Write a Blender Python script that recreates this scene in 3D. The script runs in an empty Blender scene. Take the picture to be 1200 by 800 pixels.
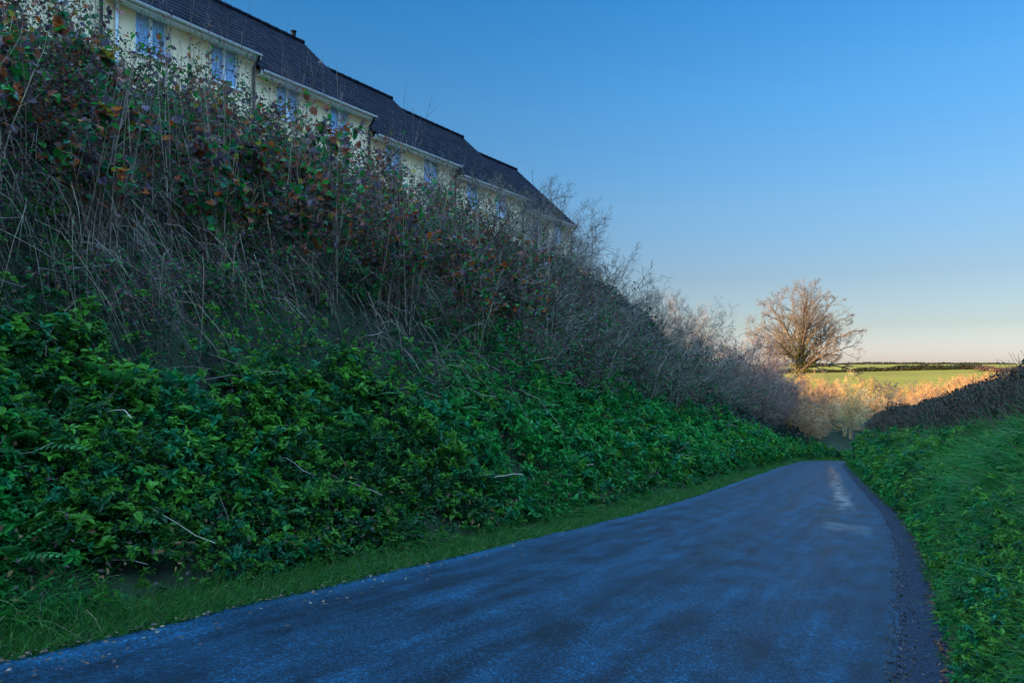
import bpy, math
import numpy as np
from mathutils import Vector

R = math.radians
rng = np.random.default_rng(7)
scene = bpy.context.scene
C = scene.collection

# ------------------------------------------------------------------ helpers
def nrm(v):
    return v / np.maximum(np.linalg.norm(v, axis=-1, keepdims=True), 1e-9)

def hash2(ix, iy, seed):
    h = (ix.astype(np.int64) * 374761393 + iy.astype(np.int64) * 668265263 + seed * 1442695041) & 0x7fffffff
    h = ((h ^ (h >> 13)) * 1274126177) & 0x7fffffff
    return ((h ^ (h >> 16)) & 0xffff) / 65535.0

def vnoise(x, y, seed=0):
    x = np.asarray(x, float); y = np.asarray(y, float)
    ix = np.floor(x); iy = np.floor(y); fx = x - ix; fy = y - iy
    fx = fx * fx * (3 - 2 * fx); fy = fy * fy * (3 - 2 * fy)
    a = hash2(ix, iy, seed); b = hash2(ix + 1, iy, seed)
    c = hash2(ix, iy + 1, seed); d = hash2(ix + 1, iy + 1, seed)
    return (a * (1 - fx) + b * fx) * (1 - fy) + (c * (1 - fx) + d * fx) * fy

def fbm(x, y, seed=0, o=3):
    s = 0; a = .5
    for i in range(o):
        s = s + a * (vnoise(np.asarray(x) * 2 ** i, np.asarray(y) * 2 ** i, seed + i * 17) - .5); a *= .5
    return s * 2

class Geo:
    """collects quads, with one colour per vertex"""
    def __init__(self):
        self.v = []; self.q = []; self.c = []; self.n = 0
    def add(self, v, q, c=None):
        v = np.asarray(v, np.float32).reshape(-1, 3); q = np.asarray(q, np.int64).reshape(-1, 4)
        if c is None: c = np.ones((len(v), 3), np.float32) * .5
        c = np.broadcast_to(np.asarray(c, np.float32), (len(v), 3))
        self.v.append(v); self.q.append(q + self.n); self.c.append(c); self.n += len(v)
        return self
    def box(self, lo, hi, c=None):
        (a, b, d), (e, f, g) = lo, hi
        v = [(a,b,d),(e,b,d),(e,f,d),(a,f,d),(a,b,g),(e,b,g),(e,f,g),(a,f,g)]
        q = [(3,2,1,0),(4,5,6,7),(0,1,5,4),(1,2,6,5),(2,3,7,6),(3,0,4,7)]
        return self.add(v, q, c)
    def build(self, name, mat, parent=None, smooth=False, loc=None):
        v = np.concatenate(self.v); q = np.concatenate(self.q); c = np.concatenate(self.c)
        me = bpy.data.meshes.new(name)
        me.vertices.add(len(v)); me.vertices.foreach_set('co', v.ravel().astype(np.float32))
        me.loops.add(q.size); me.loops.foreach_set('vertex_index', q.ravel().astype(np.int32))
        me.polygons.add(len(q)); me.polygons.foreach_set('loop_start', np.arange(0, q.size, 4, dtype=np.int32))
        me.polygons.foreach_set('loop_total', np.full(len(q), 4, np.int32))
        at = me.attributes.new('Col', 'FLOAT_COLOR', 'POINT')
        c4 = np.ones((len(v), 4), np.float32); c4[:, :3] = c
        at.data.foreach_set('color', c4.ravel())
        me.update(calc_edges=True)
        me.polygons.foreach_set('use_smooth', np.full(len(q), smooth))
        me.materials.append(mat)
        o = bpy.data.objects.new(name, me); C.objects.link(o)
        if parent is not None: o.parent = parent
        if loc is not None: o.location = loc
        return o

def tag(o, label=None, cat=None, group=None, kind=None):
    if label: o['label'] = label
    if cat: o['category'] = cat
    if group: o['group'] = group
    if kind: o['kind'] = kind
    return o

def empty(name, loc=(0, 0, 0), rz=0, scale=1):
    o = bpy.data.objects.new(name, None); C.objects.link(o)
    o.location = loc; o.rotation_euler = (0, 0, rz)
    o.scale = (scale,) * 3 if np.isscalar(scale) else scale
    o.empty_display_size = .2
    return o

def dup(root):
    r = root.copy(); C.objects.link(r)
    for ch in list(root.children):
        c = ch.copy(); C.objects.link(c); c.parent = r
        for g in list(ch.children):
            d = g.copy(); C.objects.link(d); d.parent = c
    return r

def tubes(g, P, Rr, sides=3, col=None):
    """P (n,k,3) polylines, Rr (n,k) radii"""
    n, k, _ = P.shape
    if n == 0: return
    T = np.gradient(P, axis=1); T = nrm(T)
    ref = np.where(np.abs(T[..., 2:3]) > .9, np.array([1., 0, 0]), np.array([0., 0, 1.]))
    A = nrm(np.cross(T, ref)); B = np.cross(T, A)
    th = np.arange(sides) * 2 * math.pi / sides
    V = P[:, :, None, :] + Rr[:, :, None, None] * (A[:, :, None, :] * np.cos(th)[None, None, :, None] + B[:, :, None, :] * np.sin(th)[None, None, :, None])
    idx = np.arange(n * k * sides).reshape(n, k, sides)
    nx = np.roll(idx, -1, axis=2)
    q = np.stack([idx[:, :-1], nx[:, :-1], nx[:, 1:], idx[:, 1:]], -1)
    if col is not None:
        col = np.asarray(col, float)
        if col.ndim == 2: col = np.repeat(col, k * sides, axis=0)
    g.add(V.reshape(-1, 3), q.reshape(-1, 4), col)

def leaves(g, pos, ax, up, L, W, fold=.25, droop=.15, col=None):
    """folded six-sided leaves; all (n,3) / (n,)"""
    n = len(pos)
    if n == 0: return
    L = np.broadcast_to(np.asarray(L, float), (n,))[:, None]; W = np.broadcast_to(np.asarray(W, float), (n,))[:, None]
    ax = nrm(ax); s = nrm(np.cross(ax, up)); u = np.cross(s, ax)
    b = pos; t = pos + ax * L - u * L * droop
    r1 = pos + ax * L * .28 + s * W * .5 + u * W * fold; l1 = pos + ax * L * .28 - s * W * .5 + u * W * fold
    r2 = pos + ax * L * .66 + s * W * .42 + u * (W * fold - L * droop * .4); l2 = pos + ax * L * .66 - s * W * .42 + u * (W * fold - L * droop * .4)
    V = np.stack([b, r1, r2, t, l2, l1], 1)
    i = np.arange(n)[:, None] * 6
    q = np.concatenate([i + np.array([[0, 1, 2, 3]]), i + np.array([[0, 3, 4, 5]])], 1).reshape(-1, 4)
    if col is not None: col = np.repeat(np.asarray(col, float), 6, axis=0)
    g.add(V.reshape(-1, 3), q, col)

def blades(g, pos, d0, bend, L, W, col=None, k=4):
    """grass strips: start direction d0, tip pulled by bend"""
    n = len(pos)
    if n == 0: return
    L = np.broadcast_to(np.asarray(L, float), (n,)); W = np.broadcast_to(np.asarray(W, float), (n,))
    t = np.linspace(0, 1, k)[None, :, None]
    P = pos[:, None, :] + nrm(d0)[:, None, :] * (L[:, None, None] * t) + bend[:, None, :] * (L[:, None, None] * t * t)
    side = nrm(np.cross(nrm(d0), rng.normal(size=(n, 3))))
    w = W[:, None, None] * np.array([1, .85, .6, .1])[:k][None, :, None] if k == 4 else W[:, None, None] * np.linspace(1, .1, k)[None, :, None]
    Lf = P - side[:, None, :] * w / 2; Rt = P + side[:, None, :] * w / 2
    V = np.stack([Lf, Rt], 2).reshape(-1, 3)
    i = np.arange(n)[:, None, None] * 2 * k + np.arange(k - 1)[None, :, None] * 2
    q = (i + np.array([0, 1, 3, 2])[None, None, :]).reshape(-1, 4)
    if col is not None: col = np.repeat(np.asarray(col, float), 2 * k, axis=0)
    g.add(V, q, col)

def rdir(n, r=rng):
    return nrm(r.normal(size=(n, 3)))

def walk(p0, d0, L, k, jit, trop, r):
    """polylines of k points from p0 in direction d0"""
    n = len(p0); P = np.zeros((n, k, 3)); P[:, 0] = p0; d = nrm(d0)
    st = (L / (k - 1))[:, None]
    for i in range(1, k):
        P[:, i] = P[:, i - 1] + d * st
        d = nrm(d + r.normal(size=(n, 3)) * jit + np.asarray(trop) * .5)
    return P

def branch(P, Rr, nch, tr, ang, Lr, rr, k, jit, trop, r, rmin=.002):
    """children of every polyline in P"""
    n, kk, _ = P.shape
    idx = np.repeat(np.arange(n), nch)
    t = r.uniform(tr[0], tr[1], len(idx)) * (kk - 1)
    i0 = np.minimum(t.astype(int), kk - 2); f = (t - i0)[:, None]
    p = P[idx, i0] * (1 - f) + P[idx, i0 + 1] * f
    T = nrm(P[idx, i0 + 1] - P[idx, i0])
    rad = Rr[idx, i0] * (1 - f[:, 0]) + Rr[idx, i0 + 1] * f[:, 0]
    pl = np.linalg.norm(P[:, -1] - P[:, 0], axis=1)[idx]
    perp = nrm(np.cross(T, r.normal(size=T.shape)))
    a = np.radians(r.uniform(ang[0], ang[1], len(idx)))[:, None]
    d = T * np.cos(a) + perp * np.sin(a)
    L = pl * r.uniform(Lr[0], Lr[1], len(idx)) * (1.15 - .55 * t / (kk - 1))
    Q = walk(p, d, L, k, jit, trop, r)
    r0 = np.maximum(rad * rr, rmin)
    Rq = r0[:, None] * np.linspace(1, .35, k)[None, :]
    return Q, np.maximum(Rq, rmin * .6)

def pts_on(P, n, r, tr=(0, 1)):
    m, k, _ = P.shape
    i = r.integers(0, m, n); t = r.uniform(tr[0], tr[1], n) * (k - 1)
    a = np.minimum(t.astype(int), k - 2); f = (t - a)[:, None]
    return P[i, a] * (1 - f) + P[i, a + 1] * f, nrm(P[i, a + 1] - P[i, a])

def mixcol(n, cols, w, r, jit=.25):
    cols = np.array(cols, float); i = r.choice(len(cols), n, p=np.array(w) / np.sum(w))
    return np.clip(cols[i] * (1 + r.uniform(-jit, jit, (n, 1))) * (1 + r.uniform(-.08, .08, (n, 3))), 0, 1)

# ------------------------------------------------------------------ materials
def mat(name):
    m = bpy.data.materials.new(name); m.use_nodes = True
    nt = m.node_tree; b = nt.nodes['Principled BSDF']
    return m, nt, b
def node(nt, t, **kw):
    n = nt.nodes.new(t)
    for k, v in kw.items(): setattr(n, k, v)
    return n

def leaf_mat(name, trans=.3, rough=.5, spec=.4, tint=(1, 1, 1)):
    m, nt, b = mat(name)
    at = node(nt, 'ShaderNodeAttribute', attribute_name='Col')
    oi = node(nt, 'ShaderNodeObjectInfo')
    hs = node(nt, 'ShaderNodeHueSaturation')
    mr = node(nt, 'ShaderNodeMapRange'); mr.inputs[3].default_value = .8; mr.inputs[4].default_value = 1.2
    nt.links.new(oi.outputs['Random'], mr.inputs[0])
    nt.links.new(mr.outputs[0], hs.inputs['Value']); nt.links.new(at.outputs['Color'], hs.inputs['Color'])
    nt.links.new(hs.outputs[0], b.inputs['Base Color'])
    b.inputs['Roughness'].default_value = rough; b.inputs['Specular IOR Level'].default_value = spec
    tr = node(nt, 'ShaderNodeBsdfTranslucent'); nt.links.new(hs.outputs[0], tr.inputs[0])
    mx = node(nt, 'ShaderNodeMixShader'); mx.inputs[0].default_value = trans
    nt.links.new(b.outputs[0], mx.inputs[1]); nt.links.new(tr.outputs[0], mx.inputs[2])
    nt.links.new(mx.outputs[0], nt.nodes['Material Output'].inputs[0])
    return m

def noise_mat(name, c1, c2, scale=8, rough=.85, bump=.3, detail=5, spec=.3, stretch=(1, 1, 1), attr=False):
    m, nt, b = mat(name)
    tc = node(nt, 'ShaderNodeTexCoord'); mp = node(nt, 'ShaderNodeMapping'); mp.inputs['Scale'].default_value = stretch
    nz = node(nt, 'ShaderNodeTexNoise'); nz.inputs['Scale'].default_value = scale; nz.inputs['Detail'].default_value = detail
    cr = node(nt, 'ShaderNodeValToRGB')
    cr.color_ramp.elements[0].position = .32; cr.color_ramp.elements[1].position = .68
    cr.color_ramp.elements[0].color = (*c1, 1); cr.color_ramp.elements[1].color = (*c2, 1)
    nt.links.new(tc.outputs['Object'], mp.inputs[0]); nt.links.new(mp.outputs[0], nz.inputs[0]); nt.links.new(nz.outputs[0], cr.inputs[0])
    if attr:
        at = node(nt, 'ShaderNodeAttribute', attribute_name='Col'); mm = node(nt, 'ShaderNodeMix', data_type='RGBA', blend_type='MULTIPLY')
        mm.inputs[0].default_value = 1
        sc = node(nt, 'ShaderNodeVectorMath', operation='SCALE'); sc.inputs['Scale'].default_value = 2
        nt.links.new(at.outputs['Color'], sc.inputs[0])
        nt.links.new(cr.outputs[0], mm.inputs[6]); nt.links.new(sc.outputs[0], mm.inputs[7]); nt.links.new(mm.outputs[2], b.inputs['Base Color'])
    else:
        nt.links.new(cr.outputs[0], b.inputs['Base Color'])
    b.inputs['Roughness'].default_value = rough; b.inputs['Specular IOR Level'].default_value = spec
    if bump:
        bp = node(nt, 'ShaderNodeBump'); bp.inputs['Strength'].default_value = bump; bp.inputs['Distance'].default_value = .02
        nt.links.new(nz.outputs[0], bp.inputs['Height']); nt.links.new(bp.outputs[0], b.inputs['Normal'])
    return m

M = {}
M['leaf'] = leaf_mat('leaf', .38, .5, .18)
M['leafdull'] = leaf_mat('dull_leaf', .25, .7, .12)
M['grass'] = leaf_mat('grass_blade', .38, .55, .15)
M['straw'] = leaf_mat('straw', .1, .8, .2)
M['bark'] = noise_mat('bark', (.07, .055, .045), (.17, .14, .115), 14, .9, .3, attr=True)
M['greytwig'] = noise_mat('grey_twig', (.050, .046, .034), (.125, .115, .085), 6, .8, 0, attr=True)
M['orangetwig'] = noise_mat('orange_twig', (.18, .11, .05), (.33, .21, .095), 1.5, .8, 0, attr=True)
M['paletwig'] = noise_mat('pale_twig', (.34, .26, .11), (.50, .39, .18), 1.2, .8, 0, attr=True)
M['render'] = noise_mat('cream_render', (.88, .65, .38), (.94, .72, .45), 1.3, .9, .15, 6, .2, (1, 1, .35))
M['white'] = noise_mat('white_upvc', (.74, .76, .78), (.82, .83, .84), 3, .35, 0)
M['gutter'] = noise_mat('gutter_grey', (.68, .70, .73), (.8, .81, .82), 2, .4, 0)
M['blackpipe'] = noise_mat('black_pipe', (.012, .013, .016), (.025, .026, .03), 4, .35, 0)
M['concrete'] = noise_mat('sill', (.38, .36, .33), (.48, .46, .42), 9, .9, .2)

m, nt, b = mat('window_glass')
nz = node(nt, 'ShaderNodeTexNoise'); nz.inputs['Scale'].default_value = 1.4
cr = node(nt, 'ShaderNodeValToRGB'); cr.color_ramp.elements[0].color = (.15, .27, .52, 1); cr.color_ramp.elements[1].color = (.36, .52, .78, 1)  # base colour mixes net curtains with a painted blue sky reflection
tc = node(nt, 'ShaderNodeTexCoord'); nt.links.new(tc.outputs['Object'], nz.inputs[0]); nt.links.new(nz.outputs[0], cr.inputs[0]); nt.links.new(cr.outputs[0], b.inputs['Base Color'])
b.inputs['Roughness'].default_value = .04; b.inputs['IOR'].default_value = 2.4
M['glass'] = m


M['roof'] = noise_mat('roof_tiles', (.006, .007, .011), (.015, .016, .022), 5, .95, .2, spec=.02, attr=True)

# ------------------------------------------------------------------ the lie of the land
YK = np.array([-200, -60, 2, 6.6, 12, 18, 24, 40, 56, 62, 68, 74, 82, 92, 110, 4000.])
XLK = np.array([-4.8, -4.8, -4.8, -4.68, -4.58, -4.8, -5.2, -6.25, -7.05, -6.95, -6.3, -5.2, -2.4, 3, 16, 16.])
XRK = np.array([.2, .2, .2, .2, .15, -.2, -.85, -2.4, -3.95, -4.1, -3.6, -2.0, 1.3, 7, 20, 20.])
ZY = np.array([-200, -60, 0, 58, 75, 100, 130, 160, 220, 300, 400, 520, 560, 800, 4000.])
ZZ = np.array([17, 6, 0, -5.8, -7.7, -9.6, -10.8, -11, -10.2, -8.4, -3.2, 3.4, 3.5, -12, -40.])
def smooth_interp(yk, xk):
    ys = np.arange(-220, 1200, .5); v = np.interp(ys, yk, xk)
    ker = np.hanning(17); ker /= ker.sum()
    vp = np.pad(v, 8, mode='edge'); return ys, np.convolve(vp, ker, 'valid')
_ys, _xl = smooth_interp(YK, XLK); _, _xr = smooth_interp(YK, XRK); _, _zr = smooth_interp(ZY, ZZ)
def xL(y): return np.interp(y, _ys, _xl)
def xR(y): return np.interp(y, _ys, _xr)
def zR(y): return np.where(np.asarray(y) < 1190, np.interp(y, _ys, _zr), np.interp(y, ZY, ZZ))
def hl(d): return np.interp(d, [0, .5, 1.1, 2.2, 3.2, 4.2, 6.2, 8.5, 10.5, 14, 20, 60, 400], [0, .06, .45, 1.5, 2.45, 3.45, 5.5, 7.4, 8.0, 8.15, 8.2, 12, 16])  # far end raised, out of view, to shade the bank tops
def SL(y): return np.interp(y, [-200, 42, 55, 66, 80, 100, 140, 180], [1, 1.06, .80, .6, .45, .55, .3, 0])
def hr(e): return np.interp(e, [0, .15, .5, 1, 1.8, 2.4, 4, 10, 60, 300], [0, .03, .5, 1.4, 2.2, 2.35, 2.4, 2.2, 1.5, 0])
def SR(y): return np.interp(y, [-200, 54, 66, 76, 100], [1, 1, .35, 0, 0])
def H(x, y):
    x = np.asarray(x, float); y = np.asarray(y, float)
    d = xL(y) - x; e = x - xR(y)
    far = np.interp(y, [120, 200], [0, 1])
    rough = fbm(x * .9, y * .9, 3) * .16 + fbm(x * .25, y * .25, 9) * .3
    off = np.clip(np.maximum(d - .6, e - .3) / 2, 0, 1) * (1 - far)
    up = np.interp(y, [-160, -50, -6], [2.4, 2.1, 1])  # unseen hill behind the camera, heightened to keep the lane in shadow
    z = zR(y) + np.where(d > 0, hl(np.maximum(d, 0)) * SL(y) * up, 0) + np.where(e > 0, hr(np.maximum(e, 0)) * SR(y), 0) + rough * off
    z = z + far * (fbm(x * .006, y * .006, 21) * 1.6 * np.interp(y, [300, 520], [1, .35]))
    return z
def Nrm(x, y, h=.15):
    dx = (H(x + h, y) - H(x - h, y)) / (2 * h); dy = (H(x, y + h) - H(x, y - h)) / (2 * h)
    return nrm(np.stack([-dx, -dy, np.ones_like(dx)], -1))
def onL(y, d): x = xL(y) - d; return np.stack([x, y, H(x, y)], -1)
def onR(y, e): x = xR(y) + e; return np.stack([x, y, H(x, y)], -1)

CAM = np.array([0, 0, 1.6]); CY = R(30)
def px(p):
    p = np.atleast_2d(p) - CAM
    X = p[:, 0] * math.cos(CY) + p[:, 1] * math.sin(CY); Yd = -p[:, 0] * math.sin(CY) + p[:, 1] * math.cos(CY)
    return np.stack([600 + 800 * X / Yd, 430 - 800 * p[:, 2] / Yd, Yd], -1)

# ground sheet, one structured grid that follows the road edges
ds = np.concatenate([np.arange(0, 1.2, .12), np.arange(1.2, 12, .3), np.geomspace(12, 60, 14), np.geomspace(75, 2500, 16)])
es = np.concatenate([np.arange(0, 1.2, .1), np.arange(1.2, 4.2, .25), np.geomspace(4.4, 60, 14), np.geomspace(75, 2500, 16)])
ysg = np.concatenate([np.geomspace(-900, -12, 24), np.arange(-11, 0, 1.), np.arange(0, 40, .3), np.arange(40, 100, .6), np.geomspace(100, 600, 90), np.geomspace(620, 3800, 24)])
rows = []; masks = []
for y in ysg:
    l = float(xL(y)); r_ = float(xR(y))
    xs = np.concatenate([l - ds[::-1], np.linspace(l, r_, 8)[1:-1], r_ + es])
    yy = np.full_like(xs, y); z = H(xs, yy)
    inside = (xs > l + .01) & (xs < r_ - .01); z[inside] -= .06
    rows.append(np.stack([xs, yy, z], -1))
G = np.array(rows); ny, nx_, _ = G.shape
idx = np.arange(ny * nx_).reshape(ny, nx_)
q = np.stack([idx[:-1, :-1], idx[:-1, 1:], idx[1:, 1:], idx[1:, :-1]], -1).reshape(-1, 4)
fld = np.interp(G[..., 1], [150, 230], [0, 1]).reshape(-1)
lawn = (np.clip((xL(G[..., 1]) - G[..., 0] - 10) / 3, 0, 1)).reshape(-1)
gc = np.stack([fld, lawn, np.zeros_like(fld)], -1)

m, nt, b = mat('ground')
at = node(nt, 'ShaderNodeAttribute', attribute_name='Col'); sp = node(nt, 'ShaderNodeSeparateColor'); nt.links.new(at.outputs['Color'], sp.inputs[0])
tc = node(nt, 'ShaderNodeTexCoord')
n1 = node(nt, 'ShaderNodeTexNoise'); n1.inputs['Scale'].default_value = 2.2; n1.inputs['Detail'].default_value = 8; nt.links.new(tc.outputs['Object'], n1.inputs[0])
soil = node(nt, 'ShaderNodeValToRGB'); soil.color_ramp.elements[0].position = .35; soil.color_ramp.elements[1].position = .65
soil.color_ramp.elements[0].color = (.008, .011, .006, 1); soil.color_ramp.elements[1].color = (.018, .03, .012, 1); nt.links.new(n1.outputs[0], soil.inputs[0])
n2 = node(nt, 'ShaderNodeTexNoise'); n2.inputs['Scale'].default_value = .02; n2.inputs['Detail'].default_value = 6; nt.links.new(tc.outputs['Object'], n2.inputs[0])
gr = node(nt, 'ShaderNodeValToRGB'); gr.color_ramp.elements[0].position = .3; gr.color_ramp.elements[1].position = .7
gr.color_ramp.elements[0].color = (.12, .088, .003, 1); gr.color_ramp.elements[1].color = (.17, .125, .006, 1); nt.links.new(n2.outputs[0], gr.inputs[0])
lw = node(nt, 'ShaderNodeValToRGB'); lw.color_ramp.elements[0].color = (.03, .06, .015, 1); lw.color_ramp.elements[1].color = (.06, .1, .025, 1); nt.links.new(n1.outputs[0], lw.inputs[0])
m1 = node(nt, 'ShaderNodeMix', data_type='RGBA'); nt.links.new(sp.outputs[1], m1.inputs[0]); nt.links.new(soil.outputs[0], m1.inputs[6]); nt.links.new(lw.outputs[0], m1.inputs[7])
m2 = node(nt, 'ShaderNodeMix', data_type='RGBA'); nt.links.new(sp.outputs[0], m2.inputs[0]); nt.links.new(m1.outputs[2], m2.inputs[6]); nt.links.new(gr.outputs[0], m2.inputs[7])
nt.links.new(m2.outputs[2], b.inputs['Base Color']); b.inputs['Roughness'].default_value = .95; b.inputs['Specular IOR Level'].default_value = .15
bp = node(nt, 'ShaderNodeBump'); bp.inputs['Strength'].default_value = .6; bp.inputs['Distance'].default_value = .06; nt.links.new(n1.outputs[0], bp.inputs['Height']); nt.links.new(bp.outputs[0], b.inputs['Normal'])
tag(Geo().add(G.reshape(-1, 3), q, gc).build('ground', m, smooth=True), kind='structure')

# ------------------------------------------------------------------ road
def strip(name, xa, xb, n, ys, dz, material, camber=0.):
    t = np.linspace(0, 1, n); V = []; UV = []
    for y in ys:
        a, c = xa(y), xb(y); x = a + (c - a) * t
        V.append(np.stack([x, np.full(n, y), zR(y) + dz(t, y) + np.zeros(n)], -1)); UV.append(np.stack([x - a, c - x, np.full(n, y)], -1))
    V = np.array(V); k = len(ys); idx = np.arange(k * n).reshape(k, n)
    q = np.stack([idx[:-1, :-1], idx[:-1, 1:], idx[1:, 1:], idx[1:, :-1]], -1).reshape(-1, 4)
    return Geo().add(V.reshape(-1, 3), q, np.array(UV).reshape(-1, 3)).build(name, material, smooth=True)
yroad = np.concatenate([np.geomspace(-150, -2, 60), np.arange(-1.5, 108, .3)])
def wob(y, s): return (fbm(np.asarray(y) * 1.3, np.full(np.shape(y), s), 5)) * .07

m, nt, b = mat('asphalt')
at = node(nt, 'ShaderNodeAttribute', attribute_name='Col'); sp = node(nt, 'ShaderNodeSeparateXYZ'); nt.links.new(at.outputs['Vector'], sp.inputs[0])
geo = node(nt, 'ShaderNodeNewGeometry')
def math_(op, a, b_=None, c=None):
    n = node(nt, 'ShaderNodeMath', operation=op)
    for i, v in enumerate((a, b_, c)):
        if v is None: continue
        if isinstance(v, (int, float)): n.inputs[i].default_value = v
        else: nt.links.new(v, n.inputs[i])
    return n.outputs[0]
def noise_(scale, detail=4, st=(1, 1, 1), rough=.5):
    mp = node(nt, 'ShaderNodeMapping'); mp.inputs['Scale'].default_value = st; nt.links.new(geo.outputs['Position'], mp.inputs[0])
    n = node(nt, 'ShaderNodeTexNoise'); n.inputs['Scale'].default_value = scale; n.inputs['Detail'].default_value = detail; n.inputs['Roughness'].default_value = rough
    nt.links.new(mp.outputs[0], n.inputs[0]); return n.outputs[0]
def ramp_(v, lo, hi, a=0., b_=1., smooth=True):
    n = node(nt, 'ShaderNodeMapRange', interpolation_type='SMOOTHSTEP' if smooth else 'LINEAR')
    n.inputs[1].default_value = lo; n.inputs[2].default_value = hi; n.inputs[3].default_value = a; n.inputs[4].default_value = b_
    nt.links.new(v, n.inputs[0]); return n.outputs[0]
fromL, fromR, along = sp.outputs[0], sp.outputs[1], sp.outputs[2]
speck = noise_(42, 4, rough=.8); med = noise_(3.5, 6, (1, .35, 1)); big = noise_(.9, 5, (2.4, .10, 1))
# stones
vor = node(nt, 'ShaderNodeTexVoronoi'); vor.inputs['Scale'].default_value = 100; nt.links.new(geo.outputs['Position'], vor.inputs[0])
sepc = node(nt, 'ShaderNodeSeparateColor'); nt.links.new(vor.outputs['Color'], sepc.inputs[0])
vor2 = node(nt, 'ShaderNodeTexVoronoi'); vor2.inputs['Scale'].default_value = 40; nt.links.new(geo.outputs['Position'], vor2.inputs[0]); sepd = node(nt, 'ShaderNodeSeparateColor'); nt.links.new(vor2.outputs['Color'], sepd.inputs[0])
stone = math_('ADD', math_('ADD', .5, math_('MULTIPLY', math_('POWER', sepc.outputs[0], 4), 2.4)), math_('MULTIPLY', math_('POWER', sepd.outputs[1], 9), 1.6))
# wheel tracks and the pale worn edge
wav = math_('MULTIPLY', math_('SUBTRACT', big, .5), 1.1)
def band(c, w, src):
    return ramp_(math_('ABSOLUTE', math_('SUBTRACT', math_('ADD', src, wav), c)), 0, w, 1, 0)
fleck = ramp_(noise_(1.6, 5, (2.6, .3, 1)), .42, .62)
tracks = math_('MAXIMUM', math_('MAXIMUM', band(.95, .38, fromL), band(2.35, .4, fromL)), band(.95, .3, fromR))
edge = ramp_(math_('ADD', fromL, math_('MULTIPLY', wav, .35)), .05, .42, 1, 0)
streak = noise_(1.0, 5, (7, .22, 1), .6)
val = math_('ADD', .0135, math_('MULTIPLY', math_('SUBTRACT', big, .5), .016))
val = math_('ADD', val, math_('MULTIPLY', math_('SUBTRACT', med, .5), .04))
val = math_('MULTIPLY', val, math_('SUBTRACT', 1, math_('MULTIPLY', tracks, .3)))
val = math_('ADD', val, math_('MULTIPLY', edge, .016))
grain = math_('ADD', 1, math_('MULTIPLY', math_('SUBTRACT', math_('MULTIPLY', stone, ramp_(speck, .3, .7, .7, 1.3, False)), 1), math_('ADD', .6, math_('MULTIPLY', fleck, .25))))
val = math_('MULTIPLY', math_('MULTIPLY', val, grain), ramp_(streak, .3, .7, .72, 1.28, False))
crk = node(nt, 'ShaderNodeTexVoronoi', feature='DISTANCE_TO_EDGE'); crk.inputs['Scale'].default_value = .55; wp_ = node(nt, 'ShaderNodeVectorMath', operation='ADD'); nzc = node(nt, 'ShaderNodeTexNoise'); nzc.inputs['Scale'].default_value = 2.5; nzc.inputs['Detail'].default_value = 5; nt.links.new(geo.outputs['Position'], nzc.inputs[0]); nt.links.new(geo.outputs['Position'], wp_.inputs[0]); nt.links.new(nzc.outputs['Color'], wp_.inputs[1]); nt.links.new(wp_.outputs[0], crk.inputs[0])
val = math_('MULTIPLY', val, math_('SUBTRACT', 1, math_('MULTIPLY', math_('MULTIPLY', ramp_(crk.outputs['Distance'], .0, .006, 1, 0), ramp_(big, .5, .62)), .3)))
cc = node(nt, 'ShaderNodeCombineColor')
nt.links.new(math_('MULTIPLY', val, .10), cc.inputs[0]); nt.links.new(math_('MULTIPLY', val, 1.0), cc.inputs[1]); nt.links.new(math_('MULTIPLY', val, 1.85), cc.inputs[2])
# wet places: a running seam near the right edge and a patched puddle
seam = ramp_(math_('ABSOLUTE', math_('SUBTRACT', math_('ADD', fromR, math_('MULTIPLY', wav, .5)), .72)), .02, .34, 1, 0)
seam = math_('MULTIPLY', seam, math_('MULTIPLY', ramp_(along, 16, 20), ramp_(along, 38, 54, 1, 0)))
seam = math_('MULTIPLY', seam, math_('MULTIPLY', ramp_(med, .34, .56), ramp_(noise_(9, 4), .25, .5, .35, 1)))
pud = math_('MULTIPLY', ramp_(math_('ABSOLUTE', math_('SUBTRACT', along, 14.0)), .45, .85, 1, 0), ramp_(math_('ABSOLUTE', math_('SUBTRACT', fromR, .72)), .28, .46, 1, 0))
pud = math_('MULTIPLY', pud, math_('MULTIPLY', ramp_(noise_(6, 5, (.5, 1.6, 1)), .38, .62), .7))
wet = math_('MAXIMUM', seam, pud)
mw = node(nt, 'ShaderNodeMix', data_type='RGBA'); nt.links.new(math_('MULTIPLY', wet, .5), mw.inputs[0]); nt.links.new(cc.outputs[0], mw.inputs[6]); mw.inputs[7].default_value = (.012, .014, .018, 1)
nt.links.new(mw.outputs[2], b.inputs['Base Color'])
rg = math_('ADD', .48, math_('MULTIPLY', med, .16)); rg = math_('SUBTRACT', rg, math_('MULTIPLY', tracks, .06))
nt.links.new(rg, b.inputs['Roughness'])
b.inputs['IOR'].default_value = 1.33; b.inputs['Specular IOR Level'].default_value = .2
hgt = math_('ADD', math_('MULTIPLY', vor.outputs['Distance'], -.7), math_('MULTIPLY', speck, .8))
bp = node(nt, 'ShaderNodeBump'); bp.inputs['Distance'].default_value = .006
nt.links.new(math_('SUBTRACT', .75, math_('MULTIPLY', wet, .7)), bp.inputs['Strength']); nt.links.new(hgt, bp.inputs['Height']); cn = node(nt, 'ShaderNodeCombineXYZ'); cn.inputs[2].default_value = 1; nt.links.new(cn.outputs[0], b.inputs['Coat Normal']); nt.links.new(math_('MULTIPLY', wet, .8), b.inputs['Coat Weight']); b.inputs['Coat Roughness'].default_value = .07; b.inputs['Coat IOR'].default_value = 1.4
nt.links.new(bp.outputs[0], b.inputs['Normal'])   # standing water lies level on the sloping road
M['asphalt'] = m
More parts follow.
